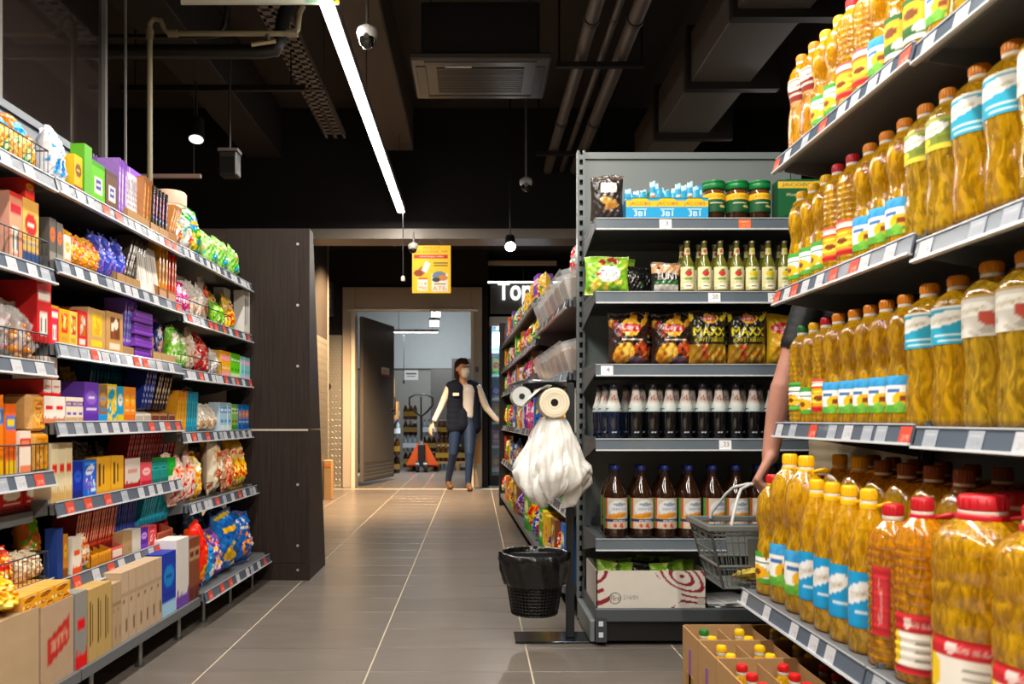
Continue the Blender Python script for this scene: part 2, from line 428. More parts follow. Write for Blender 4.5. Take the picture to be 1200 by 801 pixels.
def gondola(fr, s0, s1, shelves, ztop, label, D, name='gondola_unit', shelf_c='#5f6265', strip_c='#56606e', back_c='#3a3b3c', post_c='#4b4e50', posts=(0, 1), legs=True, tilt=.25, base_f=0, back0=.1, hook=True, perf=True):
    W = s1-s0
    root = empty(name, fr.w(s0, 0, 0), fr.rot, label, 'shelving')
    MB().box(.0, W, D, D+.02, back0, ztop, back_c).box(0, W, D-.012, D, ztop-.03, ztop, back_c).build('back_panel', 'painted', root)
    for e in posts:
        x = .0 if e == 0 else W
        p = MB(); p.box(x-.018, x-.008, D-.04, D-.012, 0, ztop, post_c).box(x+.008, x+.018, D-.04, D-.012, 0, ztop, post_c).box(x-.018, x+.018, D-.012, D, 0, ztop, '#0c0c0c')
        z = .06
        while perf and z < ztop-.02:
            p.box(x-.008, x+.008, D-.04, D-.03, z, z+.022, post_c); z += .047
        p.build('upright', 'painted', root)
        if legs: MB().box(x-.018, x+.018, base_f, D, 0.01, .1, post_c, bev=.004).build('base_foot', 'painted', root)
    for sh in shelves:
        h, f = sh['h'], sh.get('f', 0)
        s = MB().box(.003, W-.003, f, D-.012, h-.006, h, shelf_c).box(.003, W-.003, f, f+.012, h-.035, h-.006, shelf_c).box(.003, W-.003, D-.03, D-.014, h-.04, h-.006, shelf_c)
        so = s.build('shelf', 'painted', root)
        if sh.get('strip', 1):
            st = MB(); sh_ = sh.get('sh', .046)
            st.box(.004, W-.004, -.006, 0, -sh_, .004, strip_c, bev=.0015).box(.004, W-.004, -.012, 0, -sh_, -sh_+.006, '#c8ccd0').box(.004, W-.004, -.009, -.004, .001, .005, '#aab0b6')
            stt = st.build('price_strip', 'strip', so, loc=(0, f, h), rot=(-tilt, 0, 0))
            for x, t in sh.get('tags', []):
                tmesh = TAGM.get(t) or TAGM.setdefault(t, tag_mesh('#ececee', t))
                o = bpy.data.objects.new('price_tag', tmesh); col.objects.link(o); o.parent = so
                ct, st_ = math.cos(tilt), math.sin(tilt)
                yy, zz = -.0075, -.021
                o.location = (x*W, f+yy*ct+zz*st_, h+zz*ct-yy*st_); o.rotation_euler = (-tilt, 0, 0)
        if hook:
            for x in (.006, W-.006):
                b = MB(); t = .004
                poly = [(f+.02, h-.035), (D-.03, h-.11), (D-.03, h+.05), (D-.06, h+.05), (D-.1, h+.012), (f+.02, h+.012)]
                A = [(x-t/2, y, z) for y, z in poly]; B2 = [(x+t/2, y, z) for y, z in poly]; n = len(poly)
                b.add(A+B2, [tuple(range(n))[::-1], tuple(range(n, 2*n))]+[(i, (i+1) % n, n+(i+1) % n, n+i) for i in range(n)], shelf_c)
                b.build('bracket', 'painted', so)
    return root
principled('strip', .22, spec=.6, coat=.5, var=.03)
def rtags(seed, n, red=.15, kinds='wwg'):
    rd = random.Random(seed); xs = []
    x = rd.uniform(.03, .08)
    while x < .97:
        xs.append((x, 'r' if rd.random() < red else rd.choice(kinds))); x += rd.uniform(.6, 1.5)/n
    return xs
# left run: near, middle and far unit (s is about the distance from the camera)
LJ = (1.30, 2.50, 3.52, 4.54)
LD = .42
L_H = {'N': [1.68, 1.39, 1.10, .762, .64, .426], 'M': [1.685, 1.43, 1.165, .915, .66, .41], 'F': [1.69, 1.40, 1.145, .862, .545]}
BOT = -.092
gN = gondola(FL, LJ[0], LJ[1], [dict(h=h, tags=rtags(i+1, 13, .15), strip=0 if h == .64 else 1, f=.06 if h == .64 else 0) for i, h in enumerate(L_H['N'])] + [dict(h=.14, f=BOT, strip=0)], 2.1,
   'grey left shelving unit nearest the camera with wire baskets', LD, back_c='#6d7680', posts=(0, 1), legs=False)
gM = gondola(FL, LJ[1]+.002, LJ[2], [dict(h=h, tags=rtags(i+11, 11, .2)) for i, h in enumerate(L_H['M'])] + [dict(h=.14, f=BOT, strip=0)], 2.1,
   'grey middle shelving unit on the left stocked with chocolate', LD, back_c='#6d7680', posts=(1,), legs=False)
gF = gondola(FL, LJ[2]+.002, LJ[3], [dict(h=h, tags=rtags(i+21, 12, .3), f=-.03 if h == .545 else 0) for i, h in enumerate(L_H['F'])] + [dict(h=.155, f=BOT-.01, tags=rtags(29, 9, .4))], 2.1,
   'grey far shelving unit on the left beside dark wood panel', LD, back_c='#6d7680', posts=(1,), legs=False)
for g, W in ((gN, 1.2), (gM, 1.02), (gF, 1.02)):
    for i in range(3):
        x = W*(.12+.36*i)
        MB().cyl((x, BOT+.035, .0), (x, BOT+.035, .135), .009, '#9a9a98').cyl((x, BOT+.035, 0), (x, BOT+.035, .008), .018, '#777777').build('leg', 'metal', g)
    MB().box(0, W, LD-.06, LD-.03, 0, .13, '#151515').build('base_panel', 'painted', g)
# right run: far and near unit (s runs towards the camera)
gR1 = gondola(FR, 0, .82, [dict(h=1.762, tags=rtags(31, 9, .25)), dict(h=1.336, tags=rtags(32, 9, .3)), dict(h=.912, tags=rtags(33, 8, .2)), dict(h=.378, f=-.11, tags=rtags(34, 6, .0))], 2.0,
   'far oil shelving unit on the right side of the aisle', .5, legs=False, base_f=.2, back0=.02)
gR2 = gondola(FR, .822, 1.84, [dict(h=1.75, tags=rtags(35, 8, .0)), dict(h=1.315, tags=rtags(36, 8, .0)), dict(h=.906, tags=rtags(37, 8, .0)), dict(h=.378, f=-.11, tags=rtags(38, 6, .0))], 2.0,
   'near oil shelving unit on the right side of the aisle', .5, legs=False, base_f=.2, posts=(1,), back0=.02)
# end cap facing the camera
eh = [(1.7475, [(.29, '3'), (.615, 'o')]), (1.446, [(.49, '20'), (.735, '22')]), (1.1475, [(.05, '4')]), (.842, [(.535, '23')]), (.432, [(.93, 'w')])]
gE = gondola(FE, 0, 1.0, [dict(h=h, tags=t) for h, t in eh] + [dict(h=.145, strip=0, f=-.02)], 2.17, 'grey end shelving unit facing the camera with coffee chips and beer', .45, back_c='#7e8686', shelf_c='#4d5256', strip_c='#5f6a74', post_c='#6e7577', tilt=.08)
MB().box(.0, 1.0, -.03, -.012, .1, .155, '#4a4f53', bev=.004).box(0, 1, -.012, .0, .02, .1, '#1a1a1a').build('plinth', 'painted', gE)
MB().box(.0, .045, -.035, -.03, .02, .12, '#3c4145').box(.012, .03, -.037, -.035, .04, .06, '#cfd4d6').box(.012, .03, -.037, -.035, .085, .105, '#cfd4d6').build('foot_plate', 'painted', gE)
# run of shelves behind the end cap, facing the aisle
B_H1 = [1.5, 1.15, .85, .5]; B_H2 = [1.72, 1.45, 1.2, .85, .5]
gB1 = gondola(FB, 3.3, 4.7, [dict(h=h, tags=rtags(41+i, 6, .1)) for i, h in enumerate(B_H1)] + [dict(h=.13, f=-.03, strip=0)], 2.1, 'grey sweets shelving unit just behind the end unit', .4, posts=(0,), legs=False)
gB2 = gondola(FB, 0, 3.298, [dict(h=h, tags=rtags(51+i, 14, .1)) for i, h in enumerate(B_H2)] + [dict(h=.13, f=-.03, strip=0)], 2.0, 'grey sweets shelving unit at the far end by the fridge', .4, posts=(0,), legs=False)
MB().box(-.02, .0, -.04, .42, 0, 1.95, '#1c1a1a').build('end_panel', 'painted', gB2)
p = MB()
for i in range(38): p.box(-.026, -.02, -.045, -.04, .1+i*.048, .13+i*.048, '#55504c')
p.box(-.03, -.02, -.042, -.036, 0, 1.95, '#1c1a1a').build('slotted_edge', 'painted', gB2)
# wood end cabinet closing the left run
def wood_material():
    m = bpy.data.materials.new('wenge'); m.use_nodes = True; nt = m.node_tree; b = nt.nodes['Principled BSDF']
    tc = nt.nodes.new('ShaderNodeTexCoord'); mp = nt.nodes.new('ShaderNodeMapping'); mp.inputs['Scale'].default_value = (60, 60, 1.6)
    n = nt.nodes.new('ShaderNodeTexNoise'); n.inputs['Scale'].default_value = 1.6; n.inputs['Detail'].default_value = 6; n.inputs['Roughness'].default_value = .7
    nt.links.new(tc.outputs['Object'], mp.inputs[0]); nt.links.new(mp.outputs[0], n.inputs['Vector'])
    cr = nt.nodes.new('ShaderNodeValToRGB'); cr.color_ramp.elements[0].position = .32; cr.color_ramp.elements[0].color = (*C('#1d1613'), 1)
    cr.color_ramp.elements[1].position = .72; cr.color_ramp.elements[1].color = (*C('#3a2e28'), 1)
    nt.links.new(n.outputs['Fac'], cr.inputs[0]); nt.links.new(cr.outputs[0], b.inputs['Base Color']); b.inputs['Roughness'].default_value = .5; b.inputs['Specular IOR Level'].default_value = .25
    MATS['wenge'] = m
wood_material()
def prism_z(x0, x1, z0, z1, c='#333333'):
    d = lambda z: .49-.19*z
    V = [(x0, 0, z0), (x1, 0, z0), (x1, d(z0), z0), (x0, d(z0), z0), (x0, 0, z1), (x1, 0, z1), (x1, d(z1), z1), (x0, d(z1), z1)]
    return MB().add(V, [(0,3,2,1),(4,5,6,7),(0,1,5,4),(1,2,6,5),(2,3,7,6),(3,0,4,7)], c)
cab = empty('wood_cabinet', (-1.43, 4.57, 0), 0, 'tall dark wood end panel cabinet closing the left shelves', 'cabinet')
prism_z(0, .476, .1, .862).build('lower_panel', 'wenge', cab)
prism_z(0, .476, .868, 2.02).build('upper_panel', 'wenge', cab)
prism_z(0, .476, 0, .098).build('plinth', 'wenge', cab)
MB().box(0, .47, -.004, 0, .858, .87, '#b9aea2').build('trim_strip', 'painted', cab)
MB().box(.455, .478, -.003, .0, .0, 2.02, '#2c2422').build('edge_band', 'wenge', cab)
for z in (1.93, 1.58, 1.23, .55, .2, .06):
    MB().cyl((.41, -.001, z), (.41, -.005, z), .008, '#d8d4cc', n=10).build('screw', 'metal', cab)
# wire guards on the left near unit, thin front rails elsewhere
def wire_guard(fr, s0, s1, h, hh, root_s0, parent, c='#55575a', step=.022):
    m = MB(); y = .006; a, b = s0-root_s0, s1-root_s0
    for z in (h+.006, h+hh): m.cyl((a, y, z), (b, y, z), .0025, c, n=5)
    n = int((b-a)/step)
    for i in range(n+1):
        x = a+(b-a)*i/n; m.cyl((x, y, h+.004), (x, y, h+hh), .0012, c, n=4)
    for x in (a, b):
        for z in (h+.006, h+hh): m.cyl((x, y, z), (x, y+.3, z), .0025, c, n=5)
    m.build('wire_guard', 'metal', parent)
for h, hh in ((1.68, .085), (1.39, .09), (1.10, .09), (.762, .09), (.426, .09)): wire_guard(FL, LJ[0]+.01, LJ[1]-.015, h, hh, LJ[0], gN)
for h in (1.40, 1.145, .545): wire_guard(FL, LJ[2]+.02, LJ[2]+(.7 if h > 1.2 else .55 if h > 1 else .98), h, .07, LJ[2]+.002, gF, step=.05)
# ================================================================ oil bottles
PROF = {
 'waist': [(0,.8),(.012,.95),(.035,1),(.1,.97),(.16,1),(.34,1),(.4,.95),(.46,.84),(.52,.8),(.57,.86),(.63,.97),(.69,1),(.75,.98),(.81,.88),(.86,.68),(.895,.44),(.915,.35),(.94,.34)],
 'high':  [(0,.85),(.012,.97),(.05,1),(.12,.97),(.18,1),(.28,.97),(.36,.92),(.42,.93),(.5,.99),(.56,1),(.78,1),(.82,.95),(.86,.75),(.895,.45),(.915,.35),(.94,.34)],
 'rib':   [(0,.84),(.012,.97)]+[(.03+.0165*i, 1 if i % 3 else .93) for i in range(46)]+[(.8,.93),(.85,.72),(.89,.45),(.915,.35),(.94,.34)],
 'tall':  [(0,.82),(.012,.96),(.03,1),(.08,.96),(.1,1),(.14,.96),(.17,1),(.5,1),(.53,.96),(.56,.99),(.62,.99),(.68,.92),(.76,.76),(.83,.58),(.88,.42),(.91,.36),(.94,.36)],
 'big':   [(0,.86),(.012,.97),(.04,1),(.3,1),(.33,.95),(.36,1),(.46,1),(.48,.95),(.5,.99),(.58,1),(.6,.955),(.62,1),(.7,1),(.72,.955),(.745,.99),(.79,.95),(.84,.8),(.88,.56),(.905,.42),(.94,.42)],
}
def prof_r(prof, t):
    z = [p[0] for p in prof]; r = [p[1] for p in prof]; return float(np.interp(t, z, r))
def curved_label(prof, h, r, z0, z1, p, span):
    th = np.linspace(-span, span, p.nu); zz = np.linspace(z0, z1, p.nv); G = []
    for z in zz:
        rr = prof_r(prof, z)*r+.0012
        G.append([(rr*math.sin(t), -rr*math.cos(t), z*h) for t in th])
    return MB().grid(G, p.a)
def LBL(kind):
    p = P(26, 22, '#ffffff')
    if kind == 'green': p.rect(0,.78,1,1,'#3f9b3a').ell(.5,.72,.4,.12,'#ffffff').rect(0,.0,1,.16,'#57a83c').ell(.35,.36,.3,.22,'#f4b51d').ell(.35,.36,.12,.09,'#7a4310').ell(.78,.3,.2,.15,'#f4c62a').rect(.2,.62,.8,.67,'#2f7f34')
    elif kind == 'red': p.a[:] = C('#f2a01c'); p.rect(0,.74,1,1,'#c92a22').rect(.2,.8,.8,.92,'#f3e6d8').ell(.5,.42,.34,.22,'#f7d038').ell(.5,.42,.16,.1,'#8a4a12').rect(0,0,1,.16,'#c92a22')
    elif kind == 'blue': p.a[:] = C('#1c9ad6'); p.ell(.36,.62,.5,.17,'#e9ecee',.25); p.text(.4,.62,.5,.14,'Олейна','#9a7a3a',.2); p.rect(.3,.24,.8,.29,'#d9eefa').rect(.36,.15,.74,.19,'#bfe2f5').rect(0,0,1,.03,'#1384bd')
    elif kind == 'sky': p.a[:] = C('#f4f6f4'); p.rect(0,.74,1,1,'#3c9fd8').blobs(8,['#2f8fd0','#58b4e4'],3,(0,.6,1,.95),(.06,.14)).rect(.22,.48,.7,.74,'#f8f8f4').ell(.7,.36,.26,.2,'#f3bb1b').ell(.72,.38,.11,.09,'#8d3f16').rect(0,0,1,.2,'#5fae3a').blobs(6,['#7cc244','#f3d23a'],5,(0,.02,1,.24)).rect(.3,.56,.62,.62,'#3a6fae')
    elif kind == 'olive': p.a[:] = C('#7d8a2c'); p.rect(0,.86,1,1,'#a9b04a').ell(.36,.66,.34,.2,'#f0f0ea',.2); p.text(.37,.66,.44,.16,'Олейна','#5b6a2a',.15); p.rect(0,.0,1,.18,'#d8c23a').ell(.2,.3,.16,.12,'#f1d22a').rect(.5,.22,.9,.4,'#6a7722')
    elif kind == 'white': p.a[:] = C('#dcd8d0'); p.ell(.42,.66,.36,.17,'#fbfaf4',.2); p.text(.42,.66,.5,.15,'Олейна','#a98a3c',.2); p.ell(.72,.42,.14,.2,'#c0503c',.5).blobs(5,['#b9b2a6','#d3cbbf'],8,(0,.02,1,.3)).rect(0,.95,1,1,'#b99b5a')
    elif kind == 'teal': p.a[:] = C('#28a3c4'); p.rect(0,.93,1,1,'#e6e3d2').ell(.4,.66,.46,.18,'#eceae4',.25); p.text(.42,.66,.52,.14,'Олейна','#8c7b4a',.22); p.rect(.25,.2,.85,.27,'#d5edf4').rect(.35,.09,.8,.14,'#c8e6f0').rect(0,0,.1,.3,'#f1c722')
    elif kind == 'maroon': p.a[:] = C('#8e2a26'); p.ell(.5,.7,.36,.2,'#e8dfd2'); p.text(.5,.7,.5,.16,'Олейна','#5d1a18'); p.rect(.2,.3,.8,.4,'#e3d6c6').rect(0,0,1,.07,'#c8953a').rect(0,.93,1,1,'#d8c9a8')
    elif kind == 'cobalt': p.a[:] = C('#1f4fae'); p.ell(.3,.62,.3,.24,'#dfe8d4').ell(.3,.62,.24,.18,'#3f7f4a'); p.text(.3,.62,.34,.14,'Олія','#ffffff'); p.rect(.0,0,1,.14,'#f0c628').rect(.6,.3,.8,.7,'#2c63c8')
    elif kind == 'dar': p.a[:] = C('#1f6b3c'); p.rect(0,.8,1,1,'#e9e6da'); p.text(.5,.9,.8,.12,'ЩЕДРИЙ','#1f5a34'); p.text(.5,.6,.86,.26,'ДАР','#f2efe2'); p.rect(0,0,1,.36,'#f0a01c').ell(.5,.2,.34,.16,'#f6cf2e').ell(.5,.2,.14,.07,'#a4461a')
    elif kind == 'sunflower': p.a[:] = C('#2f6a34'); p.rect(0,.0,1,.14,'#e8e4d8').ell(.4,.62,.4,.28,'#f4b81e').ell(.4,.62,.18,.12,'#7b4212').ell(.72,.28,.26,.12,'#f0ece0')
    elif kind == 'redwhite': p.a[:] = C('#efeae2'); p.rect(0,.68,1,1,'#c3242b').ell(.34,.84,.1,.09,'#e8c9c4'); p.text(.62,.84,.42,.1,'ОЛІЯ','#e8d8d0'); p.rect(0,0,1,.1,'#c3242b').ell(.0,.4,.2,.3,'#f4cd2a').rect(.5,.2,.9,.26,'#9a9490').rect(.5,.34,.85,.4,'#b0a9a2').rect(.5,.48,.9,.54,'#9a9490')
    elif kind == 'redside': p.a[:] = C('#b5262a'); p.rect(.15,.1,.85,.9,'#c8333a').text(.5,.5,.2,.7,'Олія','#e0b0a8')
    return p
def make_bottle(pk, h, r, oil, cap, lab=None, z0=.12, z1=.42, span=1.25, handle=None, cap_r=.4, twist=False, n=22, collar='#f1ece2', capz=.93):
    prof = PROF[pk]; parts = []
    fn = (lambda t, z, rr: rr*(1+.05*math.sin(3*t+z/h*16)*(1 if .5*h < z < .8*h or .03*h < z < .45*h else 0))) if twist else None
    b = MB().lathe([(z*h, q*r) for z, q in prof], '#e0a010', n, fn=fn)
    parts.append(('body', b.mesh('body', oil), None))
    cr = r*cap_r
    c = MB().lathe([(capz*h, cr*.98), (capz*h+.003, cr), (h-.003, cr*.97), (h, cr*.85)], cap, 18)
    for i in range(18):
        a = i*2*math.pi/18; c.box(cr*math.cos(a)-.0008, cr*math.cos(a)+.0008, cr*math.sin(a)-.0008, cr*math.sin(a)+.0008, capz*h+.003, h-.005, cap)
    parts.append(('cap', c.mesh('cap', 'plastic'), None))
    if collar: parts.append(('collar', MB().lathe([(capz*h-.012, cr*.9), (capz*h-.01, cr*1.02), (capz*h-.001, cr*1.0)], collar, 16).mesh('collar', 'plastic'), None))
    if lab:
        parts.append(('front_label', curved_label(prof, h, r, z0, z1, LBL(lab), span).mesh('front_label', 'paper'), None))
    if handle:
        hd = MB().lathe([(capz*h-.02, cr*1.12), (capz*h-.012, cr*1.15), (capz*h-.008, cr*1.1)], handle, 14)
        hd.tube([(cr*1.05, 0, capz*h-.014), (cr*1.6, .0, capz*h-.01), (r*1.0, 0, capz*h-.004), (r*1.12, .01, capz*h-.01), (r*1.0, .018, capz*h-.012), (cr*1.05, .012, capz*h-.014)], .0045, handle, 6)
        parts.append(('carry_handle', hd.mesh('carry_handle', 'plastic'), None))
    return dict(parts=parts, h=h, r=r)
OR, YE, RE = '#e08a1c', '#f2bb14', '#c01f28'
TB = {
 'maroon': make_bottle('waist', .315, .041, 'oil_amber', OR, 'maroon', .5, .74),
 'green': make_bottle('waist', .31, .041, 'oil', YE, 'green', .1, .36),
 'ribgreen': make_bottle('rib', .31, .041, 'oil', '#2f7a3c', 'green', .14, .42),
 'ribred': make_bottle('rib', .315, .041, 'oil', RE, 'red', .12, .42),
 'sky': make_bottle('waist', .315, .042, 'oil', OR, 'sky', .1, .38),
 'sun': make_bottle('tall', .31, .042, 'oil', OR, 'sunflower', .1, .42),
 'olive': make_bottle('high', .315, .043, 'oil_pale', OR, 'olive', .56, .78),
 'teal': make_bottle('high', .325, .05, 'oil', OR, 'teal', .54, .79),
 'white': make_bottle('high', .335, .052, 'oil_pale', OR, 'white', .54, .79),
 'cobalt': make_bottle('high', .335, .052, 'oil_pale', '#2b4ea8', 'cobalt', .2, .52),
 'dar': make_bottle('tall', .325, .05, 'oil', OR, 'dar', .16, .5),
 'plain': make_bottle('rib', .31, .042, 'oil', OR),
 'twist': make_bottle('waist', .375, .052, 'oil', RE, 'green', .1, .36, twist=True, collar=YE),
 'handle': make_bottle('waist', .445, .058, 'oil', YE, 'sky', .12, .4, handle=YE, cap_r=.36),
 'blue': make_bottle('tall', .385, .0455, 'oil', YE, 'blue', .16, .5, span=.85, handle=YE),
 'amber': make_bottle('rib', .36, .052, 'oil_amber', RE, 'redside', .2, .62, span=.42, cap_r=.42),
 'redwhite': make_bottle('rib', .385, .054, 'oil_amber', RE, 'redwhite', .06, .38, span=.9, handle=RE),
 'five': make_bottle('big', .405, .088, 'oil', RE, 'redwhite', .06, .34, span=.8, handle=RE, cap_r=.48, n=32),
 'brownhandle': make_bottle('waist', .44, .058, 'oil', '#8a4a1c', 'sky', .12, .4, handle='#8a4a1c', cap_r=.36),
}
DESC = {'maroon': 'amber oil bottle with maroon label', 'green': 'sunflower oil bottle with green white label', 'ribgreen': 'ribbed oil bottle with green cap', 'ribred': 'ribbed oil bottle with red label',
 'sky': 'oil bottle with blue sunflower label', 'sun': 'oil bottle with dark sunflower label', 'olive': 'oil bottle with olive green shoulder label', 'teal': 'oil bottle with teal shoulder label', 'white': 'oil bottle with white shoulder label',
 'cobalt': 'oil bottle with cobalt blue label', 'dar': 'oil bottle with green sunflower label', 'plain': 'unlabelled ribbed oil bottle', 'twist': 'twisted oil bottle with red cap', 'handle': 'large oil bottle with yellow handle',
 'blue': 'slim oil bottle with blue label', 'amber': 'amber oil bottle with red cap', 'redwhite': 'oil bottle with red white label', 'five': 'five litre oil bottle with red handle', 'brownhandle': 'large oil bottle with brown cap'}
def bottle_row(seq, shelf_h, where, d0, s0=.05, rowname='', turn=26, f=0, gap=1.03, seed=0):
    rd = random.Random(seed); s = s0
    for k in seq:
        t = TB[k]; s += t['r']*gap
        inst(t, FR.w(s, d0+t['r']+f+rd.uniform(0, .006), shelf_h+.0005), FR.rot+math.radians(turn+rd.uniform(-9, 9)), name='oil_bottle', desc=DESC[k], where=f'{rowname} {where}'.strip(), cat='bottle', order=s, end='from far end')
        s += t['r']*gap
    return s
A1 = ['maroon']*2+['green']*2+['ribred']*2+['sky']+['sun']*2+['sky']+['olive']*2+['teal','white','white','white']
A2 = ['maroon']*2+['green']+['plain']*2+['ribred','sky','sun','plain','olive','olive','teal','white']
B1 = ['green']*3+['ribred']*2+['sky']*3+['olive']*2+['teal','teal','white','cobalt','white']
B2 = ['maroon','plain','green','plain','ribred','sky','sky','olive','teal','teal','white']
C1 = ['ribgreen','green','ribred']+['sky']*5+['teal']*2+['white']*2+['dar']*2
C2 = ['ribgreen','plain','green','ribred','sky','sky','sky','sky','teal','white','white']
bottle_row(A1, 1.762, 'on top right shelf', .012, .02, seed=1); bottle_row(A2, 1.762, 'in back row, top right', .115, .05, seed=2)
bottle_row(B1, 1.336, 'on second right shelf', .012, .02, seed=3); bottle_row(B2, 1.336, 'in back row, second right shelf', .115, .06, seed=4)
bottle_row(C1, .912, 'on third right shelf', .012, .02, seed=5); bottle_row(C2, .912, 'in back row, third right shelf', .115, .06, seed=6)
D1 = ['twist','handle','handle']+['blue']*4+['amber','redwhite','five','five']
D2 = ['twist','handle','handle','brownhandle','brownhandle','brownhandle','brownhandle','five']
bottle_row(D1, .378, 'on lowest right shelf', .015, .02, turn=38, f=-.11, seed=7)
bottle_row(D2, .378, 'in back row, lowest right shelf', .15, .06, turn=30, f=-.11, seed=8)
bottle_row(['brownhandle']*7, .378, 'in rear row, lowest right shelf', .28, .1, turn=30, f=-.11, seed=9)
# cartons of oil on the floor below the right shelf
def open_carton(x0, x1, y0, y1, h, label, dividers=0, print_c=None):
    r = empty('oil_carton', (x0, y0, 0), 0, label, 'box'); t = .004; k = '#b08a5e'; w, d = x1-x0, y1-y0
    b = MB().box(0, w, 0, d, 0, .006, k).box(0, t, 0, d, 0, h, k).box(w-t, w, 0, d, 0, h, k).box(t, w-t, 0, t, 0, h*.985, k).box(t, w-t, d-t, d, 0, h*1.01, k)
    b.build('carton_wall', 'kraft', r)
    MB().box(-.0012, 0, d*.42, d*.55, h*.35, h*.8, print_c or '#8c6a44').box(-.0012, 0, d*.25, d*.75, h*.2, h*.5, '#a47e50').build('printed_mark', 'kraft', r)
    for i in range(dividers):
        x = w*(i+1)/(dividers+1); MB().box(x-.001, x+.001, t, d-t, .006, h*.96, k).build('divider', 'kraft', r)
TCAP = {c: make_bottle('tall', .254, .036, 'oil', cc, None, collar='#e9e2d0') for c, cc in (('y', '#f0bf16'), ('r', '#cf1f22'), ('g', '#2f7a30'))}
spec = [(2.395, 2.57, 'y', 2, 'kraft carton of yellow capped oil nearest the end shelves'), (2.215, 2.39, 'y', 2, 'kraft carton of yellow capped oil, second from the end shelves'), (1.965, 2.21, 'r', 3, 'kraft carton of red capped oil bottles on the floor'), (1.76, 1.96, 'y', 2, 'kraft carton of yellow capped oil nearest the camera')]
ci = 0
for y0, y1, c, rows, lb in spec:
    open_carton(.67, 1.12, y0, y1, .262, lb, 3, '#8a5a9a' if c == 'y' else None)
    for i in range(4):
        for j in range(rows):
            yy = y0+.045+j*(y1-y0-.09)/(rows-1)
            inst(TCAP['g' if (ci == 0 and i == 0 and j == 1) else c], (.67+.056+.1125*i, yy, .0065), 0, name='oil_bottle', desc=f"{ {'y':'yellow','r':'red'}[c] if not (ci==0 and i==0 and j==1) else 'green'} capped oil bottle", where='in '+['rearmost carton','second rearmost carton','third rearmost carton','frontmost carton'][ci], cat='bottle', order=i*10-j, end='from left')
    ci += 1
# ================================================================ packs: general shapes
def bag_parts(w, h, t, p, back=None, wr=.006, seed=0, fin='film', crimp=.06, pinch=.06, fill=1.0):
    rd = random.Random(seed); ph = [rd.uniform(0, 6.3) for _ in range(8)]
    U, V = p.U, p.V
    prof_u = (1-np.abs(2*U-1)**2.6)**.6
    vv = np.clip((V-crimp)/(1-2*crimp), 0, 1)
    prof_v = np.clip(1-np.abs(2*vv-1)**2.4, 0, 1)**.55*(1.08-.28*V*fill)
    x = (U-.5)*w*(1-pinch*np.sin(np.pi*V)**1)
    z = V*h - .0
    wv = wr*(.5*np.sin(11*U+ph[0]+7*V)+.5*np.sin(13*V+ph[1]-5*U)+.55*(1-2*np.abs(np.sin(15*U-11*V+ph[2])))+.5*(1-2*np.abs(np.sin(19*V+13*U+ph[3])))+.3*np.sin(41*U+17*V+ph[5])+.3*np.sin(37*V-29*U+ph[6]))*.6
    edge = np.clip(np.minimum(np.minimum(U, 1-U), np.minimum(V, 1-V))*9, 0, 1)
    y = t/2*prof_u*prof_v + wv*edge
    z = z + h*.02*np.sin(6*U+ph[4])*(V > .9)
    ridge = .0012*np.sin(U*90)*((V < crimp) | (V > 1-crimp))
    m = MB()
    m.grid(np.stack([x, -y-ridge, z], -1), p.a, 0, True)
    bc = back if back is not None else tuple(p.a.reshape(-1, 3).mean(0))
    m.grid(np.stack([x, y*.9, z], -1), bc if isinstance(bc, tuple) else C(bc), 0, True, flip=True)
    return dict(parts=[('bag', m.mesh('bag', fin), None)], w=w, d=t, h=h)
def box_parts(w, h, d, p, side, top=None, fin='paper'):
    m = MB(); xs = np.linspace(-w/2, w/2, p.nu); zs = np.linspace(0, h, p.nv)
    m.grid([[(x, -d/2, z) for x in xs] for z in zs], p.a, 0, False)
    m.box(-w/2, w/2, -d/2, d/2, 0, h, {'*': side, 't': top or side}, 0, skip='f')
    if fin in ('kraft', 'paper'): m.box(-w/2+.002, w/2-.002, -.001, .001, h, h+.0006, '#00000' if False else (top or side))
    return dict(parts=[('box', m.mesh('box', fin), None)], w=w, d=d, h=h)
def plainP(c, nu=6, nv=6): return P(nu, nv, c)
# ---------------------------------------------------------------- end cap stock
def on_end(tpl, px, d, h, name, desc, where, cat, rot=0, tilt=0, end='from left', scale=(1,1,1)):
    # px: centre column in the photograph at that depth
    X = (px-557)/932*(3.27+d)
    return inst(tpl, (X, 3.27+d, h+.0006), math.radians(rot), tilt, name=name, desc=desc, where=where, cat=cat, order=X, end=end, scale=scale)
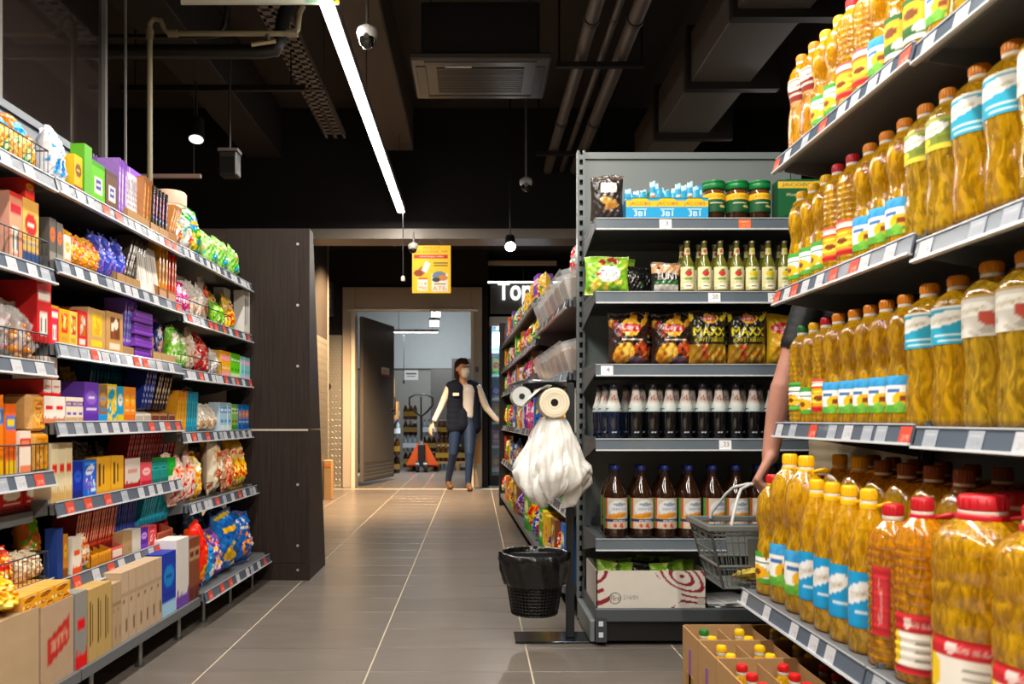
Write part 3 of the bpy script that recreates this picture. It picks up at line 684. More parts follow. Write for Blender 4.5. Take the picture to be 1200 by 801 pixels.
# top shelf
p = P(26, 34, '#2b2524'); p.grad('#3a302d', '#262020').rect(.3,.62,.78,.84,'#d9d6d0'); p.text(.54,.74,.4,.1,'КАВА','#777777').ell(.55,.42,.3,.09,'#c79a4a',-.2).ell(.6,.34,.22,.07,'#a8742e',.2).rect(.1,.9,.9,.95,'#4a403c')
on_end(bag_parts(.14, .2, .06, p, seed=3), 711, .07, 1.7475, 'coffee_pouch', 'black coffee pouch with gold beans', 'on top end shelf', 'pouch')
def jacobs():
    p = P(44, 34, '#1d9ad0'); p.rect(0,.58,1,.86,'#f2b81c').ell(.5,.86,.3,.13,'#f2b81c').rect(0,.95,1,1,'#2b6b3a'); p.text(.5,.71,.78,.2,'JACOBS','#3a3a2a'); p.text(.5,.3,.42,.26,'3в1','#e8f2f6'); p.rect(.25,.46,.75,.5,'#d8ecf4')
    w, h, d = .113, .092, .13; m = MB()
    xs = np.linspace(-w/2, w/2, p.nu); zs = np.linspace(0, h, p.nv); m.grid([[(x, -d/2, z) for x in xs] for z in zs], p.a, 0, False)
    m.box(-w/2, w/2, -d/2, d/2, 0, h*.9, '#1d86b8', skip='ft').box(-w/2, w/2, -d/2+.001, -d/2+.003, 0, h*.95, '#c8b070').box(-w/2+.002, w/2-.002, -d/2+.003, d/2, 0, .004, '#c8b070')
    return dict(parts=[('display_box', m.mesh('display_box', 'paper'), None)])
jb = jacobs()
def stick(c):
    p = P(8, 20, '#3aa8d4'); p.rect(0,.0,1,.25,'#1f86b8').rect(.1,.5,.9,.72,'#e9eef0').ell(.5,.62,.4,.06,'#b07a3a').rect(0,.86,1,1,c)
    return bag_parts(.024, .15, .012, p, '#4fb4dc', wr=.001, fin='film', crimp=.04, pinch=0)
stk = [stick('#bfe2ee'), stick('#2f9cc8')]
rd = random.Random(5)
for i, px in enumerate((746, 777.5, 809)):
    on_end(jb, px, .075, 1.7475, 'coffee_box', 'blue yellow instant coffee display box', 'on top end shelf', 'box')
    X = (px-557)/932*3.345
    for j in range(5):
        for q in range(2):
            hgt = rd.uniform(-.012, .03) if i else rd.uniform(-.03, .01)
            inst(stk[(j+q) % 2], (X-.042+.021*j, 3.31+.045+.035*q, 1.756+hgt*.0), 0, rd.uniform(-.05, .12), rd.uniform(-.08, .08), scale=(1, 1, .95+hgt*6), name='coffee_sachet', desc=f'blue coffee stick sachet in {["left","middle","right"][i]} blue box', where='on top end shelf', cat='sachet', order=j+.5*q, end='from left')
def jar():
    h, r = .17, .047; parts = []
    parts.append(('glass_jar', MB().lathe([(0,r*.85),(.004,r*.95),(.01,r),(.03,r*.97),(.035,r),(.1,r),(.115,r*.97),(.13,r*.86),(.137,r*.8)], ['#3a1f10']*4+['#2c1a10']*2+['#6a3c1c']*3, 22).mesh('glass_jar', 'jar'), None))
    parts.append(('lid', MB().lathe([(.134,r*.84),(.136,r*.95),(.138,r*1.0),(.156,r*1.0),(.16,r*.96),(.162,r*1.02),(h,r*.98)], '#147a3c', 22).mesh('lid', 'plastic'), None))
    pr = [(0,1),(1,1)]
    p = P(34, 24, '#12532c'); p.rect(0,.66,1,.96,'#f0b81e').ell(.5,.96,.26,.12,'#f0b81e'); p.text(.5,.79,.62,.2,'JACOBS','#2a3a1e'); p.ell(.72,.3,.12,.08,'#d8c27a').rect(.3,.44,.72,.5,'#d9d6b8').rect(0,.0,1,.08,'#0e3a20')
    parts.append(('wrap_label', curved_label(pr, .17, r, .22, .68, p, 1.4).mesh('wrap_label', 'paper'), None))
    return dict(parts=parts)
jr = jar()
for px in (836, 863, 889): on_end(jr, px, .07, 1.7475, 'coffee_jar', 'instant coffee jar with green lid', 'on top end shelf', 'jar')
on_end(jr, 771, .22, 1.7475, 'coffee_jar', 'coffee jar with green lid behind blue boxes', 'on top end shelf', 'jar')
p = P(34, 38, '#165c34'); p.rect(0,.8,1,.95,'#e3b93a'); p.text(.5,.87,.8,.1,'JACOBS','#224422'); p.text(.5,.64,.5,.07,'Monarch','#d8d2a8').ell(.6,.4,.18,.09,'#c9b44a').rect(.2,.1,.8,.14,'#0f4426')
on_end(box_parts(.15, .17, .07, p, '#14502e'), 929, .06, 1.7475, 'coffee_pack', 'green ground coffee brick pack', 'on top end shelf', 'pack')
on_end(box_parts(.15, .2, .07, p, '#3a9a6a'), 938, .15, 1.7475, 'coffee_pack', 'tall green coffee pack behind green brick', 'on top end shelf', 'pack')
# second shelf
p = P(36, 30, '#7fb52a'); p.blobs(26, ['#9ac83a','#5f9e22','#c8d84a','#4a8a20'], 4).blobs(7, ['#8a2a22','#b8402c'], 6, (.3,.6,.8,.95), (.06,.12)).ell(.56,.5,.26,.22,'#f2f2ee'); p.text(.56,.5,.42,.2,'Flint','#222222').ell(.3,.5,.05,.05,'#d83020').blobs(8, ['#d8b83a','#e8d060'], 9, (.1,.05,.9,.3), (.04,.1))
on_end(bag_parts(.185, .165, .07, p, seed=6, wr=.005), 711, .06, 1.446, 'snack_bag', 'green crouton snack bag with white oval', 'on second end shelf', 'bag', rot=-6, tilt=-.12)
on_end(bag_parts(.17, .17, .06, p, seed=7, wr=.005), 722, .16, 1.446, 'snack_bag', 'green snack bag behind the front green one', 'on second end shelf', 'bag', rot=8)
p2 = P(30, 26, '#1e1c1a'); p2.rect(0,.68,1,.92,'#caa27a').blobs(8, ['#e8e4dc','#b8763a','#5a3018'], 3, (0,.66,1,.95), (.05,.1)); p2.text(.55,.56,.72,.2,'FLINT','#f2f0ea'); p2.rect(.1,.3,.9,.42,'#2f6a3a').rect(.1,.05,.9,.28,'#d8d4ca')
on_end(bag_parts(.125, .135, .05, p2, seed=8, wr=.004), 780, .06, 1.446, 'snack_bag', 'black white crouton bag beside cider bottles', 'on second end shelf', 'bag')
p3 = P(24, 24, '#151414'); p3.blobs(9, ['#262423','#2f5a2a','#1f1e1d'], 5)
for i, px in enumerate((744, 757)): on_end(bag_parts(.1, .13, .05, p3, seed=9+i), px, .13+.05*i, 1.446, 'snack_bag', 'black crouton bag in the shadow', 'on second end shelf', 'bag', rot=10)
def cider(var):
    h, r = .222, .0285; pr = [(0,.9),(.01,1),(.5,1),(.56,.96),(.64,.75),(.72,.48),(.8,.4),(.95,.38),(.96,.44),(.985,.44)]
    parts = [('glass_body', MB().lathe([(z*h, q*r) for z, q in pr], '#6a6a24', 20).mesh('glass_body', 'jar'), None)]
    parts.append(('crown_cap', MB().lathe([(.965*h, r*.5), (.985*h, r*.49), (h, r*.4)], '#b8b09a', 16).mesh('crown_cap', 'metal'), None))
    p = P(22, 26, '#e6dfae'); p.rect(0,0,1,.12,'#cfc48a').rect(.25,.08,.75,.24,'#f4f0d8')
    if var == 'apple': p.ell(.5,.72,.2,.13,'#c8352a').ell(.55,.86,.1,.04,'#4a8a3a').ell(.5,.48,.3,.05,'#7aa04a')
    else: p.ell(.45,.7,.18,.14,'#e3c61e').ell(.62,.66,.14,.11,'#c9b81a').ell(.5,.86,.12,.04,'#4a8a3a').ell(.5,.48,.3,.05,'#7aa04a')
    p.text(.5,.34,.6,.1,'СИДР','#6a6a3a'); p.rect(.35,.13,.65,.19,'#4a4a3a')
    parts.append(('front_label', curved_label([(0,1),(1,1)], h, r, .07, .5, p, 1.3).mesh('front_label', 'paper'), None))
    p = P(12, 8, '#d9cfa0'); p.ell(.5,.5,.22,.35,'#b8502e' if var == 'apple' else '#c9b81a')
    parts.append(('neck_label', curved_label(pr, h, r, .74, .86, p, 1.3).mesh('neck_label', 'paper'), None))
    return dict(parts=parts)
ci_ = {'apple': cider('apple'), 'pear': cider('pear')}
for i, px in enumerate((805, 825, 844, 863, 881, 900, 919)):
    v = 'apple' if i < 4 else 'pear'; nm = 'cider bottle with red apple label' if v == 'apple' else 'cider bottle with yellow pear label'
    on_end(ci_[v], px, .045, 1.446, 'cider_bottle', nm, 'on second end shelf', 'bottle')
    on_end(ci_[v], px-6, .115, 1.446, 'cider_bottle', nm, 'in second row, second end shelf', 'bottle')
# third shelf: crisps
def lays():
    p = P(44, 46, '#2a1d18'); p.grad('#3a241a', '#1c1614').blobs(6, ['#d89a2a','#c8821e'], 2, (.05,.7,.95,.98), (.06,.13)).blobs(5, ['#8a2f20','#5a2018'], 8, (.1,.55,.4,.8), (.05,.1))
    p.ell(.52,.72,.24,.17,'#e8b52a').ell(.52,.71,.28,.085,'#c8202a'); p.text(.52,.71,.4,.12,"Lay's",'#f6f0e6'); p.rect(.3,.47,.85,.5,'#cfc6b8')
    p.ell(.36,.24,.26,.19,'#e9a822',.3).ell(.44,.28,.14,.1,'#f5cd58').ell(.24,.16,.14,.1,'#d98a18').blobs(9, ['#f7dc88','#c8841a','#e8b040','#b06a14'], 16, (.14,.08,.58,.42), (.02,.06)).blobs(12, ['#b8401e','#8a2c18','#d8702a','#c85a22'], 15, (.62,.14,.94,.44), (.03,.08)).ell(.68,.12,.2,.08,'#7a5a6a').blobs(5, ['#c8461e','#e0a83a'], 5, (.6,.15,.95,.4), (.03,.07)); return p
def maxx():
    p = P(48, 46, '#231e14'); p.blobs(6, ['#d8c022','#3a3214'], 2, (0,.84,1,1), (.06,.14)).ell(.52,.86,.18,.1,'#e0a83a').ell(.52,.86,.2,.05,'#c03030').text(.52,.86,.24,.07,"Lay's",'#f4eee0')
    p.text(.5,.62,.86,.15,'MAXX','#f0de1e'); p.text(.5,.47,.8,.08,'КРУТI ХВИЛI','#d8c81e'); p.grad('#c88f1c', '#8a6a1a', 0, .38); p.blobs(10, ['#e3ac2c','#f0c850','#c87f16'], 4, (.3,.05,1,.34), (.06,.12)).blobs(7, ['#b8341e','#8a2a18','#d85a2a'], 17, (.16,.16,.42,.36), (.03,.07)).stripes(9, '#a8741a', .25, reg=(.5,.05,.95,.3), slant=2); return p
lp = bag_parts(.175, .225, .09, lays(), '#241a16', seed=11, wr=.006); mp_ = bag_parts(.16, .23, .09, maxx(), '#2a2414', seed=12, wr=.006)
on_end(lp, 736, .07, 1.1475, 'crisps_bag', 'dark crisps bag with red yellow logo', 'on third end shelf', 'bag', rot=3)
on_end(lp, 787, .085, 1.1475, 'crisps_bag', 'dark crisps bag with red yellow logo', 'on third end shelf', 'bag', rot=-3)
on_end(mp_, 829, .06, 1.1475, 'crisps_bag', 'ridged crisps bag with yellow letters', 'on third end shelf', 'bag', rot=2)
on_end(mp_, 875, .065, 1.1475, 'crisps_bag', 'ridged crisps bag with yellow letters', 'on third end shelf', 'bag', rot=-4)
p = P(40, 40, '#e0b01e'); p.ell(.4,.72,.34,.12,'#c8202a').text(.4,.72,.5,.12,"Lay's",'#f8f2e6').blobs(9, ['#f2cf4a','#e8a81e','#c88a14'], 3, (0,.05,1,.5), (.08,.16))
on_end(bag_parts(.17, .22, .09, p, seed=13), 921, .08, 1.1475, 'crisps_bag', 'yellow crisps bag with red logo behind the arm', 'on third end shelf', 'bag')
for i, px in enumerate((752, 797, 842)): on_end(lp if i < 2 else mp_, px, .2, 1.1475, 'crisps_bag', 'dark crisps bag', 'in second row, third end shelf', 'bag', rot=rd.uniform(-8, 8))
# fourth shelf: dark beer
def dark_beer(blue):
    h, r = .232, .031; pr = [(0,.9),(.012,1),(.54,1),(.6,.94),(.68,.72),(.78,.52),(.9,.44),(.93,.42),(.935,.5),(.965,.5)]
    g = '#0e1a34' if blue else '#0b0d12'
    parts = [('glass_body', MB().lathe([(z*h, q*r) for z, q in pr], g, 22).mesh('glass_body', 'jar'), None)]
    parts.append(('crown_cap', MB().lathe([(.94*h, r*.54), (.975*h, r*.53), (h, r*.42)], '#2a2a38', 18).mesh('crown_cap', 'plastic'), None))
    p = P(22, 24, '#d8d2cc'); p.grad('#b8c8c6', '#e6ded6').ell(.5,.55,.3,.2,'#cbbab0').blobs(5, ['#a8463c','#b8a89c'], 3, (.2,.4,.8,.8), (.05,.08)); p.text(.5,.56,.6,.16,'1664','#7a5a52'); p.m((p.V < .14) & (np.abs(p.U-.5) > .5-p.V*2.4+.12), g).rect(0,.95,1,1,'#9a8a84')
    parts.append(('neck_label', curved_label(pr, h, r, .5, .9, p, 1.5).mesh('neck_label', 'paper'), None))
    p = P(16, 6, g); p.rect(.32,.3,.44,.7,'#b8bcc4').rect(.52,.3,.62,.7,'#b8bcc4').rect(.46,.42,.66,.55,'#9aa0a8')
    parts.append(('base_print', curved_label([(0,1),(1,1)], h, r, .1, .16, p, .9).mesh('base_print', 'paper'), None))
    return dict(parts=parts)
db = dark_beer(False); dbb = dark_beer(True)
for i, px in enumerate((745, 765, 784, 803, 823, 842, 862, 882, 904, 925)):
    on_end(db, px, .055, .842, 'beer_bottle', 'black beer bottle with white neck label', 'on fourth end shelf', 'bottle')
    on_end(db, px+7, .125, .842, 'beer_bottle', 'black beer bottle with white neck label', 'in second row, fourth end shelf', 'bottle')
for i, (px, d) in enumerate(((719, .06), (710, .13), (703, .2), (734, .19))):
    on_end(dbb, px, d, .842, 'beer_bottle', 'dark blue beer bottle at left corner', 'of fourth end shelf', 'bottle')
# fifth shelf: brown plastic beer bottles
def pet():
    h, r = .3, .049; pr = [(0,.78),(.015,.95),(.04,1),(.1,.97),(.13,1),(.56,1),(.6,.99),(.66,.9),(.73,.68),(.8,.45),(.87,.32),(.92,.3),(.935,.3)]
    parts = [('body', MB().lathe([(z*h, q*r) for z, q in pr], '#2a1408', 24).mesh('body', 'jar'), None)]
    parts.append(('cap', MB().lathe([(.935*h, r*.34), (.94*h, r*.36), (.99*h, r*.35), (h, r*.3)], '#1e2f7a', 16).mesh('cap', 'plastic'), None))
    p = P(40, 34, '#c2b8a6'); p.rect(0,0,.12,1,'#4a8a3a').rect(.12,0,.2,1,'#c8452a').ell(.6,.66,.36,.28,'#d4d6d8').ell(.6,.8,.22,.05,'#8a98a8'); p.text(.6,.64,.5,.08,'ЖИГУЛI','#2a3f8a').ell(.5,.42,.36,.09,'#d8952a',.18).text(.5,.42,.56,.1,'Пшеничне','#a8601a',.15).rect(.1,.22,1,.31,'#24356e').text(.6,.26,.4,.06,'ПИВО','#e8e4dc').blobs(5, ['#c8452a','#e0b89a'], 3, (.3,.02,.95,.16), (.05,.08))
    parts.append(('front_label', curved_label([(0,1),(1,1)], h, r, .14, .56, p, 1.35).mesh('front_label', 'paper'), None))
    return dict(parts=parts)
pt = pet()
for i, px in enumerate((721, 751.5, 779, 807, 835, 862.5, 890, 917)):
    on_end(pt, px, .06, .432, 'beer_bottle', 'brown beer bottle with white wheat label', 'on fifth end shelf', 'bottle', rot=rd.uniform(-6, 14))
    on_end(pt, px-4, .17, .432, 'beer_bottle', 'brown beer bottle with white wheat label', 'in second row, fifth end shelf', 'bottle')
# base: printed carton of snack bags
r = empty('snack_carton', (.725, 3.275, .1456), 0, 'white carton with dark red swirls full of green snack bags', 'box')
w, h, d = .452, .158, .3; p = P(110, 44, '#d6cfc4')
x0 = p.U; y0 = p.V*h/w
sw = np.sin(55*np.hypot((x0-.78)*1.0, (y0-.30)*1.25)+5*np.sin(9*x0+14*y0))
p.m((sw > .35) & (x0 > .66+.12*np.sin(p.V*5)), '#8a2430'); sw2 = np.sin(70*np.hypot(x0+.02, y0-.33)+2*np.sin(9*y0)); p.m((sw2 > .4) & (x0 < .13-.05*p.V+.04*np.sin(p.V*9)), '#8a2430')
p.ell(.17,.28,.055,.15,'#3a3434').ell(.17,.28,.048,.13,'#d6cfc4'); p.text(.17,.28,.08,.14,'Flint','#3a3434'); p.text(.31,.3,.13,.11,'З НИМ','#3a3434').rect(.92,.1,.985,.28,'#b8b0a4')
xs = np.linspace(-w/2, w/2, p.nu); zs = np.linspace(0, h, p.nv)
m = MB().grid([[(x, 0, z) for x in xs] for z in zs], p.a, 0, False).box(-w/2, -w/2+.004, 0, d, 0, h, '#c9c1b4').box(w/2-.004, w/2, 0, d, 0, h, '#c9c1b4').box(-w/2, w/2, d-.004, d, 0, h, '#c9c1b4').box(-w/2, w/2, 0, d, 0, .004, '#b59a74').box(-w/2, w/2, .001, .004, 0, h, '#b59a74')
m.build('carton_wall', 'paper', r)
gp = P(24, 24, '#86b82e'); gp.blobs(14, ['#a8d04a','#5f9e22','#d8e070','#3a6a1c'], 4).ell(.5,.7,.24,.1,'#232323').text(.5,.7,.36,.1,'Flint','#f0f0e8')
gb = bag_parts(.15, .175, .06, gp, seed=21, wr=.006); gr = bag_parts(.14, .165, .05, p3, seed=22, wr=.006)
for i, (x, y, ry, k) in enumerate(((-.15, .06, .25, gb), (-.12, .12, -.2, gb), (-.01, .08, .0, gr), (.0, .15, .1, gr), (.1, .06, -.35, gb), (.13, .13, .2, gb), (.05, .2, .1, gb))):
    inst(k, (.725+x, 3.275+y, .153), rd.uniform(-.2, .2), -.1, ry*.35, name='snack_bag', desc='green snack bag' if k is gb else 'dark snack bag', where='standing in the white swirl carton', cat='bag', order=x, end='from left')
pp = P(10, 10, '#d8d8d6'); pp.stripes(6, '#a8a8a8', .3, vert=False)
for i in range(5):
    MBp = MB().cbox(-.075, .075, -.1, .1, 0, .0035, '#dcdcda', .0004)
    MBp.box(-.06, .06, -.08, .08, .0035, .0038, '#c4c6c8')
    o = MBp.build('leaflet', 'paper', loc=(1.06+.006*i*(-1)**i, 3.4, .146+.0042*i), rot=(0, 0, .12*(-1)**i+.03*i))
    PLACED.append(('white printed leaflet in small pile', 'beside the swirl carton', i, 'from bottom', o)); o['category'] = 'leaflet'
# ================================================================ left run stock
_pk = {}
def art(base, acc, style, seed, nu=20, nv=22):
    p = art0(base, acc, style, seed, nu, nv); l = (p.a @ np.array([.3, .59, .11]))[..., None]
    p.a = np.clip(l+(p.a-l)*(1.3 if style not in ('kraft', 'plain', 'text', 'redlogo') else 1.0), 0, .9); return p
def art0(base, acc, style, seed, nu=20, nv=22):
    p = P(nu, nv, base); a = list(acc)+[base]*3; rd_ = random.Random(seed)
    if style == 'logo': p.rect(0,.0,1,.22,a[1]).ell(.5,.62,.36,.17,a[0]).rect(.28,.58,.72,.66,a[2]).rect(.15,.3,.85,.35,a[2])
    elif style == 'band': p.rect(0,.62,1,.84,a[0]).rect(.12,.68,.88,.78,a[1]).rect(0,0,1,.2,a[1]).rect(.2,.32,.8,.42,a[2])
    elif style == 'blob': p.blobs(26, a[:3]+[base], seed, (0,.02,1,.55), (.03,.1)).ell(.48,.72,.34,.13,a[2],.2).rect(.24,.69,.72,.75,a[0]).rect(.1,.9,.9,.95,a[1]).ell(.35,.34,.16,.13,a[0]).ell(.38,.36,.07,.06,a[1]).rect(.55,.1,.92,.2,a[2])
    elif style == 'mess': p.blobs(110, a[:3]+[base, base], seed, (0,0,1,1), (.015,.065)).ell(.45,.3,.2,.13,a[0],.4).ell(.47,.31,.12,.07,a[2],.4).rect(.2,.62,.8,.74,base).rect(.28,.65,.74,.71,a[1]).rect(0,.93,1,1,base)
    elif style == 'dots':
        for i in range(5):
            for j in range(9): p.ell(.12+.19*i+(.09 if j % 2 else 0), .06+.09*j, .06, .035, a[0])
        p.rect(0,.88,1,1,a[1])
    elif style == 'square': p.rect(.24,.28,.8,.66,'#e8dfd2').rect(.32,.34,.72,.6,a[0]).rect(.4,.44,.66,.5,'#ffffff').rect(0,.9,1,1,a[1])
    elif style == 'spine': p.stripes(7, a[0], .4, vert=False).rect(0,.84,1,1,a[1]).rect(0,0,1,.12,a[1]).rect(.3,.25,.7,.75,a[2])
    elif style == 'barcode': p.rect(.16,.1,.72,.5,'#e6e2da').stripes(16, '#666666', .4, reg=(.22,.18,.66,.42)).rect(.1,.7,.9,.82,a[0]).rect(0,.92,1,1,a[1])
    elif style == 'text': p.rect(.15,.2,.3,.85,a[0]).rect(.45,.25,.55,.8,a[0]).rect(.0,0,1,.08,a[1])
    elif style == 'window': p.rect(.22,.38,.8,.86,a[0]).blobs(9, a[1:3], seed, (.28,.42,.74,.8), (.06,.12)).rect(.2,.12,.8,.24,a[1])
    elif style == 'drip': p.rect(0,.0,1,.18,a[0]).blobs(9, [a[0]], seed, (0,.12,1,.24), (.04,.08)).rect(.2,.5,.8,.62,a[1])
    elif style == 'kraft': p.stripes(3, a[0], .05, reg=(0,.03,1,.97)).rect(.62,.1,.85,.3,a[1]).rect(.2,.55,.5,.6,a[1]).rect(0,.66,1,.7,a[0])
    elif style == 'redlogo': p.m((np.abs(p.U-.55) < .34) & (np.abs(p.V-.5-.3*(p.U-.5)) < .16), a[0]); p.text(.55,.51,.5,.14,'sm',a[1],.2)
    return p
def pk(kind, base, acc=(), style='logo', seed=1, side=None):
    key = (kind, base, tuple(acc), style, seed)
    if key in _pk: return _pk[key]
    p = art(base, acc, style, seed, *((32, 40) if kind == 'bag' else (20, 22)))
    if kind == 'box': t = box_parts(.1, .15, .06, p, side or base)
    elif kind == 'kraftbox': t = box_parts(.1, .15, .06, p, side or base, fin='kraft')
    elif kind == 'bag': t = bag_parts(.1, .15, .06, p, seed=seed, wr=.0062)
    elif kind == 'bar':
        t = box_parts(.014, .16, .08, art(base, acc, style, seed, 6, 24), side or base, fin='film')
    elif kind == 'tray':
        m = MB(); c = base; l = .002
        m.box(-.05, .05, -.03, -.03+l, 0, .07, c).box(-.05, .05, .03-l, .03, 0, .15, c).box(-.05, .05, -.03, .03, 0, .003, c)
        for x in (-.05, .05-l):
            q = [(-.03, 0), (.03, 0), (.03, .15), (-.03, .07)]
            A = [(x, y, z) for y, z in q]; B2 = [(x+l, y, z) for y, z in q]
            m.add(A+B2, [(3,2,1,0),(4,5,6,7),(0,1,5,4),(1,2,6,5),(2,3,7,6),(3,0,4,7)], c)
        if acc: m.box(-.04, .04, -.0306, -.03, .012, .055, acc[0])
        t = dict(parts=[('tray', m.mesh('tray', 'kraft'), None)], w=.1, h=.15, d=.06)
    elif kind == 'tin':
        t = dict(parts=[('body', MB().lathe([(0,.046),(.003,.05),(.12,.05),(.123,.049)], base, 22).mesh('body', 'paper'), None), ('lid', MB().lathe([(.122,.0515),(.146,.0515),(.15,.048)], acc[0], 22).mesh('lid', 'paper'), None),
           ('wrap_label', curved_label([(0,1),(1,1)], .15, .05, .1, .76, p, 1.3).mesh('wrap_label', 'paper'), None)], w=.1, h=.15, d=.1)
    elif kind == 'stack':
        m = MB()
        for i in range(9): m.lathe([(i*.0165,.046),(i*.0165+.002,.05),(i*.0165+.012,.05),(i*.0165+.015,.046)], base if i % 2 else acc[0], 20)
        t = dict(parts=[('wafers', m.mesh('wafers', 'paper'), None)], w=.1, h=.15, d=.1)
    elif kind == 'cake':
        m = MB().cbox(-.05, .05, -.03, .03, 0, .15, base, .012); xs = np.linspace(-.036, .036, p.nu); zs = np.linspace(.014, .136, p.nv)
        m.grid([[(x, -.0306, z) for x in xs] for z in zs], p.a, 0, True); t = dict(parts=[('pack', m.mesh('pack', 'film'), None)], w=.1, h=.15, d=.06)
    if kind == 'bar': t.update(w=.014, h=.16, d=.08)
    _pk[key] = t; return t
def clearbag(c1, c2, seed):
    key = ('clear', c1, seed)
    if key in _pk: return _pk[key]
    rd_ = random.Random(seed); m = MB()
    for i in range(46):
        x, y, z = rd_.uniform(-.036, .036), rd_.uniform(-.02, .02), rd_.uniform(.012, .09); s_ = rd_.uniform(.006, .01)
        m.lathe([(z-s_, s_*.3), (z-s_*.6, s_*.85), (z, s_), (z+s_*.6, s_*.85), (z+s_, s_*.3)], rd_.choice([c1, c1, c2, '#f2eee8']), 7, cx=x, cy=y)
    so = m.mesh('sweets', 'film')
    b = bag_parts(.1, .15, .065, P(18, 20, '#e9e4e2'), seed=seed, wr=.008, fin='clearfilm', fill=1.6)
    t = dict(parts=[('film', b['parts'][0][1], None), ('sweets', so, None)], w=.1, h=.15, d=.06); _pk[key] = t; return t
SH = ['top', 'second', 'third', 'fourth', 'fifth', 'sixth']
UN = {'N': 'near', 'M': 'middle', 'F': 'far'}
rl = random.Random(11); OCC = {}
def free_depth(key, s0, s1, d0, dep, z0, z1):
    L = OCC.setdefault(key, []); d = d0; lim = LD-.02-dep
    while d <= lim:
        if not any(a < s1-.008 and b > s0+.008 and c < d+dep-.006 and e > d+.006 and f < z1-.004 and g > z0+.004 for a, b, c, e, f, g in L): break
        d += .008
    else: d = d0
    L.append((s0, s1, d, d+dep, z0, z1)); return d
QUEUE = []
def put(*a, **kw): QUEUE.append((kw.get('d0', .012), len(QUEUE), a, kw))
def put_now(u, k, x0, x1, n, tpl, hgt, dep, desc, name, cat, d0=.012, tilt=0, roll=0, z=0, jit=.0, h=None, front=0, sh=None, fill=.97, rz=0):
    a, b = FL.sx(x0, d0+front), FL.sx(x1, d0+front); w = (b-a)/n
    H = L_H[u][k] if h is None else h
    where = f"on {sh or SH[k]+' shelf'}, left {UN[u]} unit"
    for i in range(n):
        s = a+w*(i+.5); sw = w*(fill if jit < .05 else .93) if not roll else tpl['w']
        hh = hgt*(1+rl.uniform(-jit, jit))
        dd = d0+front
        if not roll and name != 'display_tray': dd = free_depth((round(H, 2),), s-sw/2, s+sw/2, dd, dep, H+z, H+z+hh)
        lift = abs(math.sin(roll))*tpl['w']*.5 if roll else 0
        inst(tpl, FL.w(s, dd+dep/2+rl.uniform(0, .004), H+z+.0006+lift), FL.rot+rz+(rl.uniform(-.2, .14) if jit > .05 else rl.uniform(-.035, .035) if not roll and dep < .2 else 0), tilt+(rl.uniform(-.15, .05) if jit > .05 else 0), roll or (rl.uniform(-.12, .12) if jit > .05 else 0), (sw/tpl['w'], dep/tpl['d'], hh/tpl['h']), name=name, desc=desc, where=where, cat=cat, order=s)
def box(u, k, x0, x1, n, hgt, base, acc, style, desc, dep=.12, seed=1, side=None, **kw): put(u, k, x0, x1, n, pk('box', base, acc, style, seed, side), hgt, dep, desc, kw.pop('name', 'sweets_box'), 'box', **kw)
def bag(u, k, x0, x1, n, hgt, base, acc, style, desc, dep=.08, seed=1, **kw): put(u, k, x0, x1, n, pk('bag', base, acc, style, seed), hgt, dep, desc, kw.pop('name', 'sweets_bag'), 'bag', jit=kw.pop('jit', .07), **kw)
def bars(u, k, x0, x1, n, hgt, base, acc, desc, roll=.35, dep=.085, d0=.03, z=.03, side=None, **kw): put(u, k, x0, x1, n, pk('bar', base, acc, 'spine', 1, side), hgt, dep, desc, 'chocolate_bar', 'chocolate bar', d0=d0, roll=roll, z=z, **kw)
def tray(u, k, x0, x1, n, hgt, c, acc, desc, dep=.12, d0=.01, **kw): put(u, k, x0, x1, n, pk('tray', c, acc, 'plain'), hgt, dep, desc, 'display_tray', 'tray', d0=d0, **kw)
KR = '#b08a5c'; PU = '#6a3a9c'; DB = '#1a2f78'
# ---- near unit
bag('N',0,-60,22,2,.22,'#e0a878',('#c87a3c','#e8d8b0','#7fb07a'),'blob','peach bread bag with green tie',dep=.14,seed=2,name='bread_bag',d0=.02)
bag('N',0,22,58,2,.19,'#b87a4a',('#3a86b8','#d8c8b0','#7fb8d0'),'blob','brown bread bag with blue print',dep=.13,seed=3,name='bread_bag',d0=.02)
bag('N',0,-60,50,4,.12,'#d8a04a',('#4a9a6a','#e8b070','#f0d8a8'),'mess','small orange green cake pack',dep=.05,seed=4,name='cake_pack',d0=.012)
put('N',1,-6,11,1,pk('tin','#3a92c8',('#8e2026',),'band',3),.235,.07,'blue biscuit tube with dark red cap','biscuit_tube','tube',d0=.03)
box('N',1,12,27,1,.2,'#e0a088',('#a8283a','#c8403c'),'barcode','pink biscuit box with barcode',seed=4,dep=.07)
put('N',1,28,47,1,pk('box','#e6b878',('#b8302a','#2f4a7a','#f6ecd8'),'logo',5),.2,.08,'tall cream biscuit box with red letters','biscuit_box','box')
box('N',1,31,42,1,.06,'#cf2f28',('#f2b83a','#e8582a'),'logo','red wafer pack lying on cream box',dep=.09,z=.201)
box('N',1,48,58,1,.14,'#3c3834',('#c8562e','#6a625c'),'logo','dark wafer box behind wire guard',dep=.1,d0=.04)
put('N',2,-40,20,2,clearbag('#d8446a','#f0d8dc',3),.2,.12,'clear bag of pink white sweets','sweets_bag','bag',jit=.05,d0=.02)
put('N',2,20,52,2,clearbag('#e88a24','#f2c08a',4),.18,.12,'clear bag of orange sweets','sweets_bag','bag',jit=.05,d0=.02)
box('N',2,-30,40,2,.25,'#8a2f2a',('#5a2420','#c8763c'),'logo','dark red box behind clear sweets',dep=.1,d0=.2)
box('N',3,-20,6,1,.235,'#e88a1c',('#1f7ac0','#f4c040'),'band','orange cereal box with blue panel',dep=.06)
box('N',3,7,19,1,.21,'#e0741c',('#1f6ab0','#f4c860'),'band','orange narrow box with blue panel',dep=.06,seed=2)
